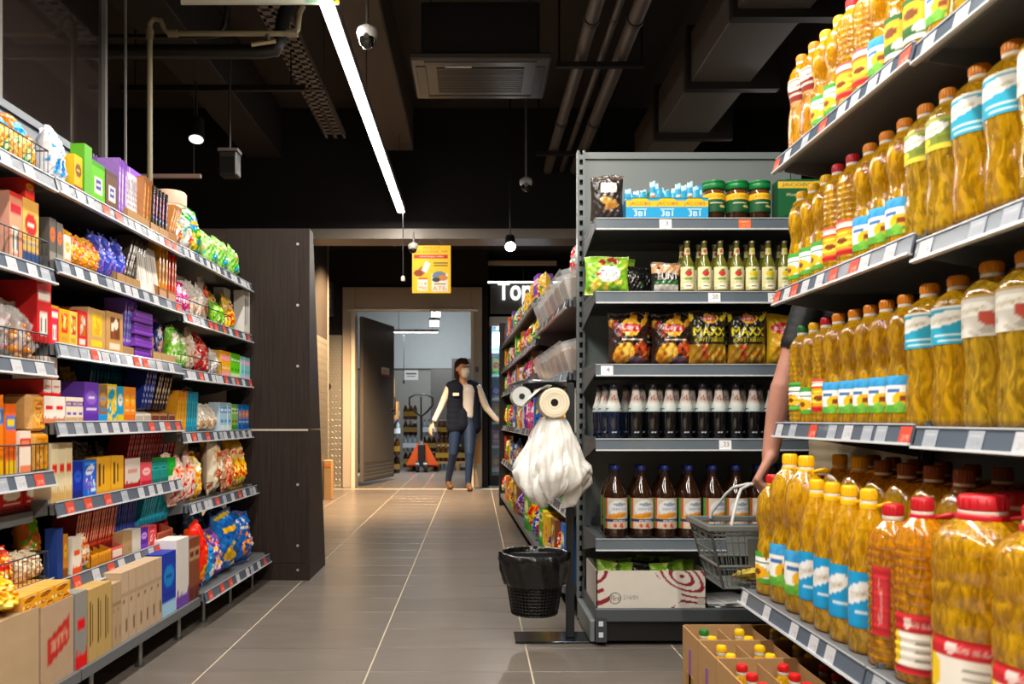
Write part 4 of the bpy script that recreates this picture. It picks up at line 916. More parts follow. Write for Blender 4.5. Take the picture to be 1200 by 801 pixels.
put('N',3,20,38,1,pk('stack','#d89a4a',('#c07f34',),'plain',1),.2,.1,'stack of round wafer cakes','wafer_cake','wafers',d0=.02)
put('N',3,24,37,1,pk('box','#e6d8cc',('#c03a2c','#d8886a'),'band',4),.13,.015,'white red wafer pack before the stack','wafer_pack','pack',d0=.003)
put('N',3,39,59,1,pk('cake','#e0a24a',('#f0c888','#b86a24','#c87f34'),'blob',4),.125,.1,'orange wafer cake pack at bottom','cake_pack','pack',d0=.012)
put('N',3,37,56,1,pk('cake','#e6b06a',('#f0c888','#c87f34','#b86a24'),'blob',5),.115,.1,'orange wafer cake pack stacked above','cake_pack','pack',d0=.012,z=.127)
box('N',3,-10,49,3,.26,'#8a6a4c',('#a8886a','#6a4a34'),'kraft','brown wafer stack against the back',dep=.12,d0=.2)
box('N',4,-30,54,3,.09,'#b02a22',('#f0ece4','#5a1a16','#e8e0d4'),'logo','red flat sweets box under fourth shelf',dep=.2,d0=.07,sh='hidden shelf')
box('N',4,55,62,1,.095,'#ece6de',('#c83a2c','#c83a2c'),'drip','white red carton under fourth shelf',dep=.2,d0=.07,sh='hidden shelf')
bag('N',5,-40,22,3,.13,'#c8402c',('#f0b030','#f2e6d8','#d8702c'),'blob','red orange biscuit bag',dep=.1,seed=6)
bag('N',5,5,30,2,.12,'#d8b890',('#8a4a24','#f2e8d8','#b8843c'),'blob','cream biscuit bag',dep=.08,seed=7,d0=.03)
bag('N',5,18,56,2,.2,'#ea8a1e',('#8cc82a','#e8a83a','#a8d63a'),'blob','orange lime gummy bag',dep=.08,seed=8,d0=.1)
bag('N',5,30,58,2,.1,'#dcd0b8',('#b87a34','#7a3a1a','#f2ead8'),'mess','beige nut cookie bag',dep=.09,seed=9)
# ---- middle unit, top to bottom
bag('M',0,64,88,2,.19,'#d8dce2',('#3a92d0','#f4f4f0','#2a78b8'),'mess','white blue marshmallow bag',dep=.1,seed=10)
box('M',0,88,98,1,.13,'#d8b01c',('#6a4a1a','#8a2f1a'),'logo','yellow brown chocolate box',dep=.07)
box('M',0,99,108,1,.185,'#5aa822',('#6ab82e','#4a9418'),'plain','bright green upright box',dep=.05)
box('M',0,108,124,1,.15,'#6cb02a',('#3a3f8a','#4a8a1a'),'square','green chocolate box with square logo',dep=.09)
box('M',0,124,138,1,.145,'#5a3f38',('#3a4a9a','#4a322c'),'square','brown chocolate box with square logo',dep=.09,seed=2)
bars('M',0,112,137,9,.235,'#8a5cb4',('#a884cc','#5a2f8a','#c0a0dc'),'purple tall chocolate bar',roll=.05,dep=.06,d0=.13,z=.01)
bars('M',0,138,150,3,.22,'#9a74c0',('#b89ad4','#6a3f9a','#d8c8e8'),'lilac chocolate bar in row',roll=.04,d0=.02,z=.005)
tray('M',0,150,176,2,.1,KR,(),'kraft tray with dotted wafers')
box('M',0,151,172,4,.235,'#e8e2e4',('#3a2a5a','#7a4ab0'),'dots','white dotted wafer pack with purple top',dep=.02,d0=.05,tilt=-.06,z=.012)
bars('M',0,166,178,3,.2,'#a8703c',('#c89060','#6a3a20','#b88458'),'brown caramel wafer bar',roll=.12,d0=.03)
bars('M',0,178,197,5,.16,'#2a2420',('#3a5ac0','#4a3a30','#c8702c'),'dark blue orange chocolate bar',roll=.1,d0=.02,z=.05)
tray('M',0,177,198,2,.1,'#b8926a',(),'small kraft bar tray')
tray('M',0,198,208,1,.11,'#a87a4a',(),'brown cardboard tray with bars')
bars('M',0,198,207,4,.15,'#b0743a',('#c88a4c','#8a5424','#c08048'),'orange brown leaning bar',roll=.5,z=.06)
tn = pk('tin','#e6d6bc',('#d8b8a0',),'blob',7)
inst(tn, FL.w(3.95, .22, 1.6906), FL.rot+.3, scale=(1.5, 1.5, 2.4), name='cake_tin', desc='round cream cake tin with red print', where='standing on the top left shelf', cat='tin')
box('M',1,59,67,1,.135,'#55524e',('#d8703a','#8a847c'),'logo','grey chocolate box with orange emblem',dep=.07,seed=3)
box('M',1,67.5,75,1,.13,'#5c5854',('#d8703a','#8a847c'),'logo','grey chocolate box with orange emblem',dep=.07,seed=3)
box('M',1,76,84,1,.1,'#e8dcd0',('#d8b060','#c88a4a'),'logo','pale truffle box',dep=.07)
bag('M',1,84,121,4,.13,'#eab42a',('#d8782a','#e8a898','#c86a1e'),'blob','yellow truffle bag with orange knot',dep=.09,seed=12)
bag('M',1,86,124,3,.15,'#e8a898',('#c86a1e','#eab42a','#d88a3a'),'blob','pink gold truffle bag behind',dep=.07,seed=13,d0=.11)
bag('M',1,121,150,4,.17,'#4a5ab8',('#8a6ac8','#c8cce8','#5a3a9a'),'mess','blue violet candy bag',dep=.09,seed=14)
bag('M',1,118,146,3,.2,'#1c2a6a',('#2a3f8a','#3a4a9a','#141c4a'),'mess','dark blue candy bag behind',dep=.07,seed=15,d0=.12)
tray('M',1,138,165,3,.09,KR,(),'low kraft bar tray')
bars('M',1,145,163,6,.19,'#4a4038',('#6a5c50','#2a221c','#8a7c70'),'long dark chocolate bar leaning',roll=.48,z=.05)
box('M',1,166,188,3,.2,'#dcd6cc',('#a8a098','#c8c0b4'),'text','white chocolate pack leaning back',dep=.04,tilt=-.12,seed=5)
bars('M',1,186,197,3,.22,'#e09a3a',('#c87a24','#e8b060','#f0c880'),'orange wafer bar standing',roll=.06)
bars('M',1,197,207,3,.22,'#c83a1e',('#e8702c','#a8281a','#f0a060'),'red wafer bar standing',roll=.06)
tray('M',1,186,207,2,.1,'#9a6a40',('#c8987a',),'brown printed bar tray',d0=.0)
box('M',2,44,61,1,.19,'#c4201e',('#e8e2d8','#d8302a'),'barcode','red sweets box with white label',dep=.2,side='#b81c1c')
box('M',2,61,70,1,.125,'#d8485a',('#eeeae4','#d8a83a'),'barcode','pink white barcode box',dep=.08)
box('M',2,70,82,1,.12,'#e0ac3a',('#d84a3a','#c89a5a','#f2d890'),'window','yellow candy box with window',dep=.1,seed=2)
box('M',2,82,91,1,.12,'#e8c878',('#b8443a','#c8a05a','#f2e0b0'),'window','cream candy box with red window',dep=.1,seed=3)
box('M',2,91.5,103,1,.13,'#c8242a',('#a8703a','#f0dcd0','#e8b0a0'),'window','red candy box with window',dep=.1,seed=4)
box('M',2,103,125,1,.15,'#c8a274',('#e6c028','#e8d040','#d8a81e'),'window','kraft display box of yellow candy',dep=.14,seed=5,name='display_box')
box('M',2,125.5,144,1,.155,'#c09a6c',('#6a3a24','#f0dcc8','#8a4a2a'),'window','kraft display box of chocolate candy',dep=.14,seed=6,name='display_box')
bag('M',2,128,158,3,.2,'#4a2468',('#8a5aa8','#c8a0c8','#6a3a8a'),'mess','dark purple candy bag behind kraft boxes',dep=.06,seed=16,d0=.16)
bars('M',2,144,158,5,.2,'#7a5ac0',('#c8b8e0','#5a3a9a','#6aa0d8'),'violet white chocolate bar leaning',roll=.15)
tray('M',2,143,158,2,.08,KR,(),'low kraft tray with violet bars')
for i in range(12): put('M',2,158,180,1,pk('box','#7a3fa8',('#9a6ac4','#5a2a8a'),'band',2),.0155,.17,'purple chocolate bar in flat stack','chocolate_bar','chocolate bar',z=.0162*i,d0=.012+.004*(i % 3))
bag('M',2,179,192,2,.2,'#24306a',('#e0a890','#8a4a9a','#c8d0e8'),'blob','navy candy bag with face',dep=.06,seed=17,d0=.05)
bag('M',2,191,206,3,.19,'#1f3a8a',('#2a4aa0','#c86a3a','#e8c8a0'),'blob','royal blue candy bag',dep=.06,seed=18,d0=.05)
tray('M',2,180,207,3,.08,'#c09a6a',(),'small kraft tray with blue bags')
box('M',3,51,77,2,.085,'#eee8e0',('#c8886a','#d8402c','#e8c8b0'),'drip','white red marshmallow box in lower row',dep=.16,side='#c8302a')
box('M',3,52,72,2,.05,'#ece4dc',('#d8402c','#d89a80'),'drip','white red marshmallow box in second row',dep=.16,z=.087,side='#c8302a')
box('M',3,52,68,1,.07,'#e6dcd4',('#d89a90','#c87060'),'logo','white pink box on marshmallow boxes',dep=.1,z=.139)
box('M',3,78,98,3,.085,'#e8dfcc',('#4a24a0','#c8a888','#6a3ab0'),'band','cream violet wafer box',dep=.1,seed=2)
box('M',3,98,116,1,.14,'#6a42a8',('#8a68c0','#5a3498','#e8e0f0'),'logo','large purple gift box',dep=.1,side='#5a3498')
box('M',3,116,126,1,.135,'#8a6a4a',('#b08a68','#2a92d0','#1f86c8'),'logo','brown blue chocolate box',dep=.08,side='#2a92d0')
box('M',3,126,138,1,.14,'#e2c22a',('#2aa0b8','#e8e0c8','#2890b0'),'blob','yellow teal cookie box',dep=.08)
box('M',3,138,146,1,.135,'#2a9cc4',('#e8e4d0','#d8c83a'),'logo','turquoise cookie box',dep=.08)
box('M',3,146,160,2,.135,'#e8921c',('#f0b03c','#d87a14','#e8d0a0'),'logo','orange cookie box',dep=.09)
tray('M',3,160,178,2,.07,'#d8d0c4',('#b8a898',),'white bar tray')
bars('M',3,164,178,4,.2,DB,('#c8c8e0','#1a2050','#2a3a90'),'dark blue chocolate bar leaning',roll=.42,z=.05)
bars('M',3,178,196,5,.2,'#2c211c',('#d8c8b0','#3a2a24','#a89078'),'dark brown chocolate bar leaning',roll=.48,z=.05)
tray('M',3,178,206,3,.07,'#a8784c',('#6a3424',),'brown bar tray')
bag('M',3,80,100,2,.19,'#8a6a2a',('#c89a3a','#a8742a','#6a4a1a'),'mess','mustard nut bag behind boxes',dep=.05,seed=19,d0=.13)
bars('M',3,100,160,16,.2,'#1f5a78',('#2a7898','#143c50','#3a4a50'),'teal chocolate bar behind boxes',roll=.25,d0=.14)
box('M',4,61,86,3,.19,'#e0d2b4',('#c8a878','#d8482c','#f2ead8'),'drip','cream marshmallow carton with red base',dep=.08,seed=3)
box('M',4,87,98,1,.12,'#20309a',('#3a5ac0','#182470'),'logo','navy sweets box',dep=.1)
box('M',4,98.5,114,1,.125,'#3a62c0',('#7a5ac0','#5aa8d8','#e0e4f0'),'blob','blue unicorn candy box',dep=.1,seed=5)
box('M',4,114.5,130,1,.13,'#e8a81c',('#5a3a10','#d8941a'),'text','yellow box with black letters',dep=.12)
box('M',4,130.5,145,1,.13,'#eaae1e',('#5a3a10','#d8941a'),'text','yellow box with black letters',dep=.12)
box('M',4,146,165,1,.115,'#dcd2c8',('#a82c28','#c89a90','#c04a40'),'drip','white candy box with dark red edge',dep=.12,side='#a82c28')
box('M',4,165.5,178,1,.09,'#d8606a',('#f0c8c8','#b83a48'),'logo','pink candy box',dep=.1)
box('M',4,179,197,2,.085,'#2a8a84',('#5ab0a8','#1a6a64'),'band','teal mint box',dep=.1)
box('M',4,197.5,206,1,.1,'#2a9a44',('#4ab860','#e8e4d8'),'logo','green mint box',dep=.1)
bars('M',4,146,204,20,.175,'#a02a2c',('#d88a86','#6a1a1c','#c04a48'),'dark red chocolate bar leaning',roll=.42,d0=.08,z=.075)
tray('M',4,165,186,1,.13,'#c01c22',(),'red cardboard tray of leaning bars',d0=.07)
bag('M',4,88,140,3,.17,'#4a4438',('#6a6250','#3a342a','#5a5444'),'mess','dull brown bag behind yellow boxes',dep=.05,seed=20,d0=.16)
box('M',5,68,75,1,.165,'#1c3a82',('#2a4a98','#142a60'),'plain','dark blue narrow box',dep=.04)
box('M',5,75,81,1,.14,'#b8803a',('#e0b060','#7a4a1a'),'logo','caramel narrow box',dep=.06)
box('M',5,85,96,1,.12,'#ece4d8',('#e86a1e','#e86a1e'),'drip','white orange candy carton',dep=.08)
bag('M',5,96,108,2,.12,'#e2d8c8',('#b8503a','#d8b890','#e8a070'),'blob','white pouch with red print',dep=.05,seed=21)
tray('M',5,107,131,3,.09,'#e29a1e',('#c87f14',),'yellow orange bar tray')
bars('M',5,84,132,17,.2,'#8a1c20',('#e0603a','#6a1418','#d8a890'),'red chocolate bar with orange end',roll=.3,d0=.05,z=.035)
tray('M',5,132,145,1,.09,'#d86a58',('#e8d0c4',),'pink printed bar tray')
bars('M',5,132,158,9,.22,'#1c3078',('#2a48a0','#142058','#24388a'),'navy chocolate bar leaning',roll=.22,d0=.06,z=.03)
box('M',5,145,156,1,.085,'#b89468',('#a88458','#a88458'),'kraft','plain kraft sweets tray box',dep=.1)
box('M',5,156,166,1,.085,'#dcd4c4',('#c8c0b0','#c8c0b0'),'plain','plain white tray box',dep=.1)
box('M',5,166,174,1,.08,'#5a2a9a',('#c8a0e0','#7a4ac0'),'logo','violet sweets box',dep=.09)
box('M',5,174,184,1,.08,'#d85a60',('#f0d0d0','#b83a44'),'blob','coral sweets box',dep=.09)
tray('M',5,184,203,1,.09,'#a8583a',('#8a3a24',),'brown red bar tray')
bars('M',5,163,196,14,.185,'#2a96b0',('#3ab8d0','#1c6a80','#5ac8d8'),'turquoise chocolate bar leaning',roll=.5,d0=.05,z=.075)
tray('M',5,172,198,2,.13,'#b81c22',(),'red tray holding turquoise bars',d0=.06)
# bottom of near and middle units: transit cartons
def bot(u, x0, x1, n, hgt, base, acc, style, desc, dep=.28, seed=1, side=None, kind='kraftbox', **kw):
    put(u, 0, x0, x1, n, pk(kind, base, acc, style, seed, side), hgt, dep, desc, kw.pop('name', 'carton'), 'box', h=.14, front=BOT, sh='bottom shelf', **kw)
KB = '#b49a78'
bot('N',-30,47,1,.25,KB,('#a07c4c','#c8a878'),'plain','open kraft carton holding yellow bag',dep=.26)
bag('N',0,-20,40,1,.11,'#eab41c',('#f2cf4a','#d8941a','#f8e08a'),'mess','bright yellow crisp bag in kraft carton',dep=.2,seed=23,h=.39,front=BOT,sh='bottom shelf')
bot('N',48,87,1,.24,'#b2967a',('#b82a22','#d8b090'),'redlogo','kraft carton with red diamond logo',dep=.27,name='carton')
for i in range(3):
    box('N',0,26+i*19,45+i*19,1,.05,'#dca24a',('#b8742a','#f0d8a0','#8a4a1a'),'blob','yellow biscuit tray pack on carton',dep=.22,h=.3815,front=BOT,sh='bottom shelf',seed=3,d0=.015,name='biscuit_pack')
    box('N',0,30+i*19,49+i*19,1,.04,'#d8963e',('#a8642a','#f0d8a0','#8a4a1a'),'blob','upper yellow biscuit pack on carton',dep=.2,h=.4325,front=BOT,sh='bottom shelf',seed=4,d0=.02,name='biscuit_pack')
bot('M',89,103,1,.24,'#8a8884',('#c8302c','#c8302c'),'drip','grey red sweets carton',dep=.25,kind='box')
bot('M',104,131,3,.235,'#b8985c',('#4a3a20','#b8985c'),'text','tan carton with black letters',dep=.26,seed=2)
bot('M',132,143,2,.22,'#b09474',('#8a7050','#94744a'),'kraft','narrow kraft carton',dep=.26,seed=3)
bot('M',143,190,6,.245,'#bca285',('#a58c70','#7a624a'),'kraft','kraft transit carton in row',dep=.3,seed=4)
bot('M',190.5,207,1,.25,'#24389a',('#3a80c0','#a8c8e0','#1c2c80'),'logo','dark blue appliance box',dep=.29,kind='box',side='#24389a')
bot('M',207,222,1,.285,'#d8d4d0',('#6a4a9a','#d8d4d0'),'drip','white carton with violet base',dep=.3,kind='box',side='#e2deda')
bot('M',222.5,234,2,.27,'#7a4a38',('#b89a7a','#5a2a24'),'band','narrow brown red box',dep=.25,kind='box')
# ---- far unit
bag('F',0,209,229,2,.17,'#c8ccc4',('#c8302a','#2a9a94','#eab01e'),'mess','white red teal candy bag',dep=.09,seed=24)
bag('F',0,225,255,2,.25,'#3f9a2c',('#e8b83a','#e6e2dc','#4a86c0'),'blob','large green candy bag with clown',dep=.1,seed=25,d0=.03)
bag('F',0,250,283,3,.19,'#8cb86a',('#58b030','#d8a890','#2a86c0'),'mess','white green candy bag',dep=.09,seed=26)
tray('F',0,209,222,1,.1,'#a8774a',(),'brown tray with leaning bars',d0=.09); bars('F',0,209,220,5,.15,'#b8783c',('#c88a4c','#8a5424','#c08048'),'orange brown bar',roll=.5,d0=.1,z=.06)
bag('F',1,211,226,2,.17,'#d83a86',('#e8c8d8','#c02a70','#f0d8e4'),'blob','magenta candy bag',dep=.07,seed=27)
bag('F',1,222,241,3,.19,'#e2ded8',('#c8a088','#d8c8b8','#b89a84'),'mess','white pastry bag',dep=.07,seed=28,d0=.03)
bag('F',1,237,258,2,.25,'#e8e0d8',('#e0742a','#f0e8e0','#c8602a'),'blob','tall white orange cookie bag',dep=.08,seed=29,d0=.03)
bag('F',1,257,268,2,.13,'#7ac04a',('#f0e8b0','#e8d03a','#4aa82a'),'mess','lime yellow candy bag',dep=.06,seed=30)
bag('F',1,264,281,2,.2,'#e8c024',('#d84a2a','#f2d84a','#f4e8b0'),'blob','yellow candy bag with red mark',dep=.08,seed=31)
box('F',1,280,293,2,.25,'#dcdad4',('#8a8884','#a88a5a'),'text','white flat cookie box',dep=.06,seed=6)
bag('F',2,203,224,3,.2,'#8cc060',('#d8d4b8','#4aa03a','#e8e4d8'),'blob','green white candy bag',dep=.08,seed=32)
bag('F',2,218,232,2,.2,'#d8c8b8',('#8a5a3a','#e8e0d4','#b88a64'),'mess','beige brown candy bag',dep=.07,seed=33)
bag('F',2,226,250,2,.21,'#c83a3a',('#e8a090','#d8b090','#f0d0c4'),'mess','red candy bag with white print',dep=.09,seed=34)
bag('F',2,246,259,2,.14,'#dcdad6',('#b8b4ae','#e8e6e2','#c8c4be'),'mess','small white sugar bag',dep=.07,seed=35)
box('F',2,259,270,3,.135,'#e8b03a',('#e89aa8','#e8a0b0','#f4d8b8'),'band','orange pink wafer box',dep=.06,seed=2)
box('F',2,270.5,282,3,.135,'#7ac83a',('#5aa82a','#d8ecc0','#4a9a24'),'band','green wafer box',dep=.06,seed=3)
box('F',2,282.5,294,3,.13,'#9ad0d4',('#e8a8c0','#d8c8e0','#7ab8c0'),'band','pale blue pink wafer box',dep=.06,seed=4)
bars('F',3,207,218,5,.19,'#e29a24',('#f0b848','#b87414','#f4cc70'),'amber chocolate bar standing',roll=.12,z=.004)
bars('F',3,218,231,5,.19,'#2a98b4',('#48b8d0','#1a6a84','#7ad0e0'),'aqua chocolate bar standing',roll=.12,z=.004)
bag('F',3,229,240,1,.22,'#3a4438',('#566050','#2a4a2c','#8a8a7c'),'mess','dark green clear pack',dep=.07,seed=36,d0=.06)
bag('F',3,236,258,3,.14,'#dcd4c8',('#b88a5a','#e8e4dc','#a8a098'),'mess','white waffle bag',dep=.08,seed=37)
box('F',3,258,271,3,.15,'#b8d0e0',('#3a86c0','#e0e8ec','#4a9ad0'),'band','light blue milk candy box',dep=.06,seed=5)
box('F',3,271.5,279,2,.145,'#8ab870',('#d8e0c0','#4a8a3a','#a8503a'),'band','sage green tea box',dep=.06,seed=6)
box('F',3,279.5,292,3,.145,'#3a74b8',('#e88a3a','#2a5aa0','#f0c890'),'logo','blue orange juice candy box',dep=.06,seed=7)
bag('F',4,208,232,3,.23,'#d8c0b4',('#c83a3a','#e87a3a','#f0e4dc'),'mess','pink white stick biscuit bag',dep=.08,seed=38,front=-.03)
bag('F',4,226,242,2,.22,'#e8b84a',('#f0dca0','#d8842a','#f4ecd0'),'blob','yellow cereal bag',dep=.09,seed=39,front=-.03)
bag('F',4,237,268,2,.3,'#e6d8c0',('#a8502e','#f0e8d8','#c8a888'),'blob','tall cream cereal bag with red corner',dep=.11,seed=40,front=-.03)
bag('F',4,262,276,2,.22,'#d8a080',('#b83a2a','#f0dcc8','#a84a30'),'mess','brown red cereal bag',dep=.08,seed=41,front=-.03)
bag('F',4,270,294,3,.27,'#e8b41e',('#c8382a','#f2cf4a','#f0dca0'),'blob','yellow cereal bag with red top',dep=.1,seed=42,front=-.03)
FBk = dict(h=.156, front=BOT-.01, sh='bottom shelf')
bag('F',0,236,247,1,.3,'#d8481c',('#f0a02a','#c02a1e','#3a8a3a'),'mess','red orange carnival candy bag',dep=.13,seed=43,**FBk)
bag('F',0,247,258,1,.22,'#2a92cc',('#e8ecf0','#1a5aa8','#f0d03a'),'mess','sky blue candy bag in front',dep=.1,seed=45,**FBk)
bag('F',0,258,268,1,.26,'#5a3f8a',('#d8c0d0','#c84a3a','#e0b83a'),'mess','violet mixed candy bag',dep=.13,seed=46,**FBk)
bag('F',0,268,286,1,.31,'#2262a4',('#d8b040','#e8cc6a','#1a4a8a'),'blob','blue corn puff bag',dep=.14,seed=47,**FBk)
bag('F',0,286,301,1,.29,'#1f5aa0',('#e0903a','#d8d0c0','#164480'),'mess','small blue orange snack bag',dep=.11,seed=48,**FBk)
bag('F',0,228,250,2,.33,'#2a74b4',('#e8c83a','#d8e0e8','#1f4f94'),'mess','blue yellow candy bag',dep=.1,seed=44,d0=.15,**FBk)
bag('F',0,250,275,2,.33,'#24549a',('#e8c83a','#c8d0e8','#1f4f94'),'mess','blue candy bag behind',dep=.1,seed=49,d0=.17,**FBk)
for _d, _i, _a, _k in sorted(QUEUE, key=lambda q: q[:2]): put_now(*_a, **_k)
# ================================================================ stock of the shelving run behind the end unit
rb = random.Random(21)
PAL = [('red', '#c8302a', ('#f0c040', '#f2e6d8', '#8a1c1c')), ('orange', '#e8862a', ('#f4d060', '#c8401e', '#f6ecd8')), ('yellow', '#e6c02a', ('#d84a2a', '#5a9a3a', '#f8f0c0')), ('green', '#5aa838', ('#e8e0a0', '#2a7a34', '#f0f0e0')),
       ('blue', '#2a6ab8', ('#f0c83a', '#e8ecf0', '#1a3f80')), ('pink', '#d85a90', ('#f4d8e0', '#a83a70', '#ffffff')), ('purple', '#6a3a98', ('#e0c8e8', '#e8b03a', '#4a2470')), ('white', '#dcd8d0', ('#c83a3a', '#3a7ab8', '#b8a890')), ('brown', '#8a5a38', ('#e0b878', '#5a3420', '#f0dcc0'))]
BN = {1: 'behind end unit', 2: 'of far sweets unit'}
def fillB(u, h, s0, s1, hmax, hname, kinds=('bag', 'box'), wr=(.1, .16), f=0, hmin=None, dep=.1):
    s = s0
    while s < s1-.05:
        w = min(rb.uniform(*wr), s1-s); nm, base, acc = rb.choice(PAL); kind = rb.choice(kinds)
        t = pk(kind, base, acc, rb.choice(('blob', 'mess', 'logo')) if kind == 'bag' else rb.choice(('logo', 'band', 'window')), rb.randint(1, 3))
        hh = rb.uniform(hmin or hmax*.65, hmax)
        inst(t, FB.w(s+w/2, .012+f+dep/2, h+.0006), FB.rot+rb.uniform(-.1, .1), 0, 0, (w*.94/t['w'], dep/t['d'], hh/t['h']), name='sweets_bag' if kind == 'bag' else 'biscuit_box', desc=f"{nm} {'sweets bag' if kind == 'bag' else 'biscuit box'}", where=f"on {hname} shelf {BN[u]}", cat='bag' if kind == 'bag' else 'box', order=-s, end='from camera')
        s += w
fillB(1, .85, 3.34, 4.66, .24, 'third'); fillB(1, .5, 3.34, 4.66, .26, 'fourth'); fillB(1, .13, 3.34, 4.66, .3, 'bottom', ('box', 'bag', 'box'), f=-.03, hmin=.22, dep=.16)
for h, nm in ((1.72, 'top'), (1.45, 'second'), (1.2, 'third'), (.85, 'fourth'), (.5, 'fifth')): fillB(2, h, .03, 3.26, .22 if h > 1 else .26, nm, ('bag', 'bag', 'box'), (.13, .2))
fillB(2, .13, .03, 3.26, .3, 'bottom', ('box', 'bag'), (.14, .22), f=-.03, hmin=.2, dep=.16)
# clear bins of loose sweets
def bin_tpl(c, cc, seed):
    m = MB(); W, Hh, Dp = .2, .24, .26; t = .003
    def wall(q): 
        A = np.array(q); n = np.cross(A[1]-A[0], A[2]-A[0]); n = n/np.linalg.norm(n)*t; B2 = A+n
        m.add(list(map(tuple, A))+list(map(tuple, B2)), [(3,2,1,0),(4,5,6,7),(0,1,5,4),(1,2,6,5),(2,3,7,6),(3,0,4,7)], '#d8dcde')
    x = W/2
    wall([(-x, 0, 0), (x, 0, 0), (x, -.05, .15), (-x, -.05, .15)])
    wall([(-x, Dp, 0), (-x, 0, 0), (-x, -.05, .15), (-x, Dp, Hh)]); wall([(x, 0, 0), (x, Dp, 0), (x, Dp, Hh), (x, -.05, .15)])
    wall([(x, Dp, 0), (-x, Dp, 0), (-x, Dp, Hh), (x, Dp, Hh)]); wall([(-x, -.05, .15), (x, -.05, .15), (x, -.052, .158), (-x, -.052, .158)])
    f = MB(); rd_ = random.Random(seed)
    f.add([(-x+.004, .004, .002), (x-.004, .004, .002), (x-.004, Dp-.004, .002), (-x+.004, Dp-.004, .002), (-x+.004, -.03, .11), (x-.004, -.03, .11), (x-.004, Dp-.004, .15), (-x+.004, Dp-.004, .15)], [(0,1,5,4),(1,2,6,5),(2,3,7,6),(3,0,4,7),(4,5,6,7)], c)
    for i in range(70):
        xx, yy = rd_.uniform(-x+.015, x-.015), rd_.uniform(-.02, Dp-.02); z = .115+.04*(yy+.03)/Dp; r = rd_.uniform(.009, .015)
        f.lathe([(z-r*.5, r*.6), (z, r), (z+r*.6, r*.6), (z+r*.8, r*.2)], rd_.choice([c, cc, cc]), 6, cx=xx, cy=yy)
    return dict(parts=[('bin_wall', m.mesh('bin_wall', 'acrylic'), None), ('loose_sweets', f.mesh('loose_sweets', 'film'), None)])
bt = [('caramel', bin_tpl('#b8845a', '#d8a878', 1)), ('red', bin_tpl('#a83a3a', '#d8605a', 2)), ('orange', bin_tpl('#d8842a', '#f0b860', 3)), ('cream', bin_tpl('#c8b098', '#e8d8c4', 4))]
for h, nm in ((1.5, 'top'), (1.15, 'second')):
    for i in range(6):
        cn, t = bt[(i*3+(h < 1.3)) % 4]
        inst(t, FB.w(3.45+.215*i, .02, h+.001), FB.rot, name='sweets_bin', desc=f'clear bin of {cn} loose sweets', where=f'on {nm} shelf behind end unit', cat='bin', order=-i)
for i in range(6):
    nm, base, acc = PAL[(i*4+2) % 9]; t = pk('bag', base, acc, 'blob', 2)
    inst(t, FB.w(3.45+.215*i, .2, 1.62), FB.rot, -.1, rb.uniform(-.3, .3), (1.4, 1, 1.3), name='sweets_bag', desc=f'{nm} sweets bag lying in clear bin', where='on top shelf behind end unit', cat='bag', order=-i)
tp = pk('bag', '#c4c0bc', ('#d83a34', '#e2e0dc', '#b83a3a'), 'blob', 5)
inst(tp, FB.w(4.2, .13, 1.66), FB.rot, 0, 0, (2.2, 1.6, 1.5), name='pastry_bag', desc='big grey white pastry bag with red print', where='on top of clear bins', cat='bag')
# ---------------------------------------------------------------- bag stand beside the end unit
bs = empty('bag_stand', (.40, 3.36, 0), 0, 'black steel post stand with foot plate holding carrier bags', 'stand')
MB().box(-.235, .075, -.075, .085, .0006, .008, '#3a4248', bev=.002).build('foot_plate', 'chrome_dark' if 'chrome_dark' in MATS else 'metal', bs)
MB().box(-.017, .017, -.017, .017, .008, 1.08, '#22262a', bev=.003).build('post', 'painted', bs)
MB().box(-.2, .0, -.012, .012, 1.055, 1.08, '#22262a', bev=.003).box(-.17, -.15, -.15, .1, 1.015, 1.03, '#22262a').box(-.08, -.06, -.15, .06, .985, .995, '#22262a').box(-.08, -.06, -.01, .01, .99, 1.06, '#22262a').build('arm', 'painted', bs)
MB().box(-.26, -.017, .015, .03, .33, .36, '#22262a').build('bin_bracket', 'painted', bs)
rl_ = empty('bag_roll', (.315, 3.16, .993), 0, 'thick white roll of plastic bags with dark core hole', 'roll')
m = MB(); N = 40; R0, R1 = .06, .015
Y0, Y1 = 0, .19
for (ra, rb_, y, fl) in ((R0, R1, Y0, 0), (R0, R1, Y1, 1)):
    rings = []
    for r in np.linspace(rb_, ra, 9): rings.append([(r*math.cos(a), y-(.0015 if int(r*400) % 2 else 0), r*math.sin(a)) for a in np.linspace(0, 2*np.pi, N, endpoint=False)])
    m.grid(rings, np.array([[C('#e8dfc8' if k % 2 else '#d2c6aa')]*N for k in range(9)]), wrap=True, flip=not fl)
m.cyl((0, Y0, 0), (0, Y1, 0), R0, '#e6e0d2', n=N, caps=False); m.build('roll', 'paper', rl_)
MB().cyl((0, Y0+.001, 0), (0, Y1-.001, 0), R1, '#1c1a18', n=18).build('core', 'kraft', rl_)
sheet = MB(); G = []
for i in range(16):
    t = i/15; row = []
    for j in range(8):
        y = j/7*.18; x = -.01-.13*t; z = .066+.012*math.sin(2.2*t)-.115*t**1.7+.005*math.sin(9*t+7*j/7)
        row.append((x, y-.02*t, z))
    G.append(row)
sheet.grid(G, '#e9e9e6').grid([[(x, y, z-.0015) for x, y, z in r] for r in G], '#e0e0dc', flip=True); sheet.build('loose_sheet', 'bagfilm', rl_)
r2 = empty('bag_roll', (.19, 3.24, 1.02), 0, 'grey roll of thin bags beside the thick white roll', 'roll')
MB().cyl((0, 0, 0), (0, .2, 0), .04, '#b8bab8', n=28).build('roll', 'paper', r2); MB().cyl((0, -.002, 0), (0, .202, 0), .012, '#2a2a2a', n=14).build('core', 'kraft', r2)
cov = MB(); G = []
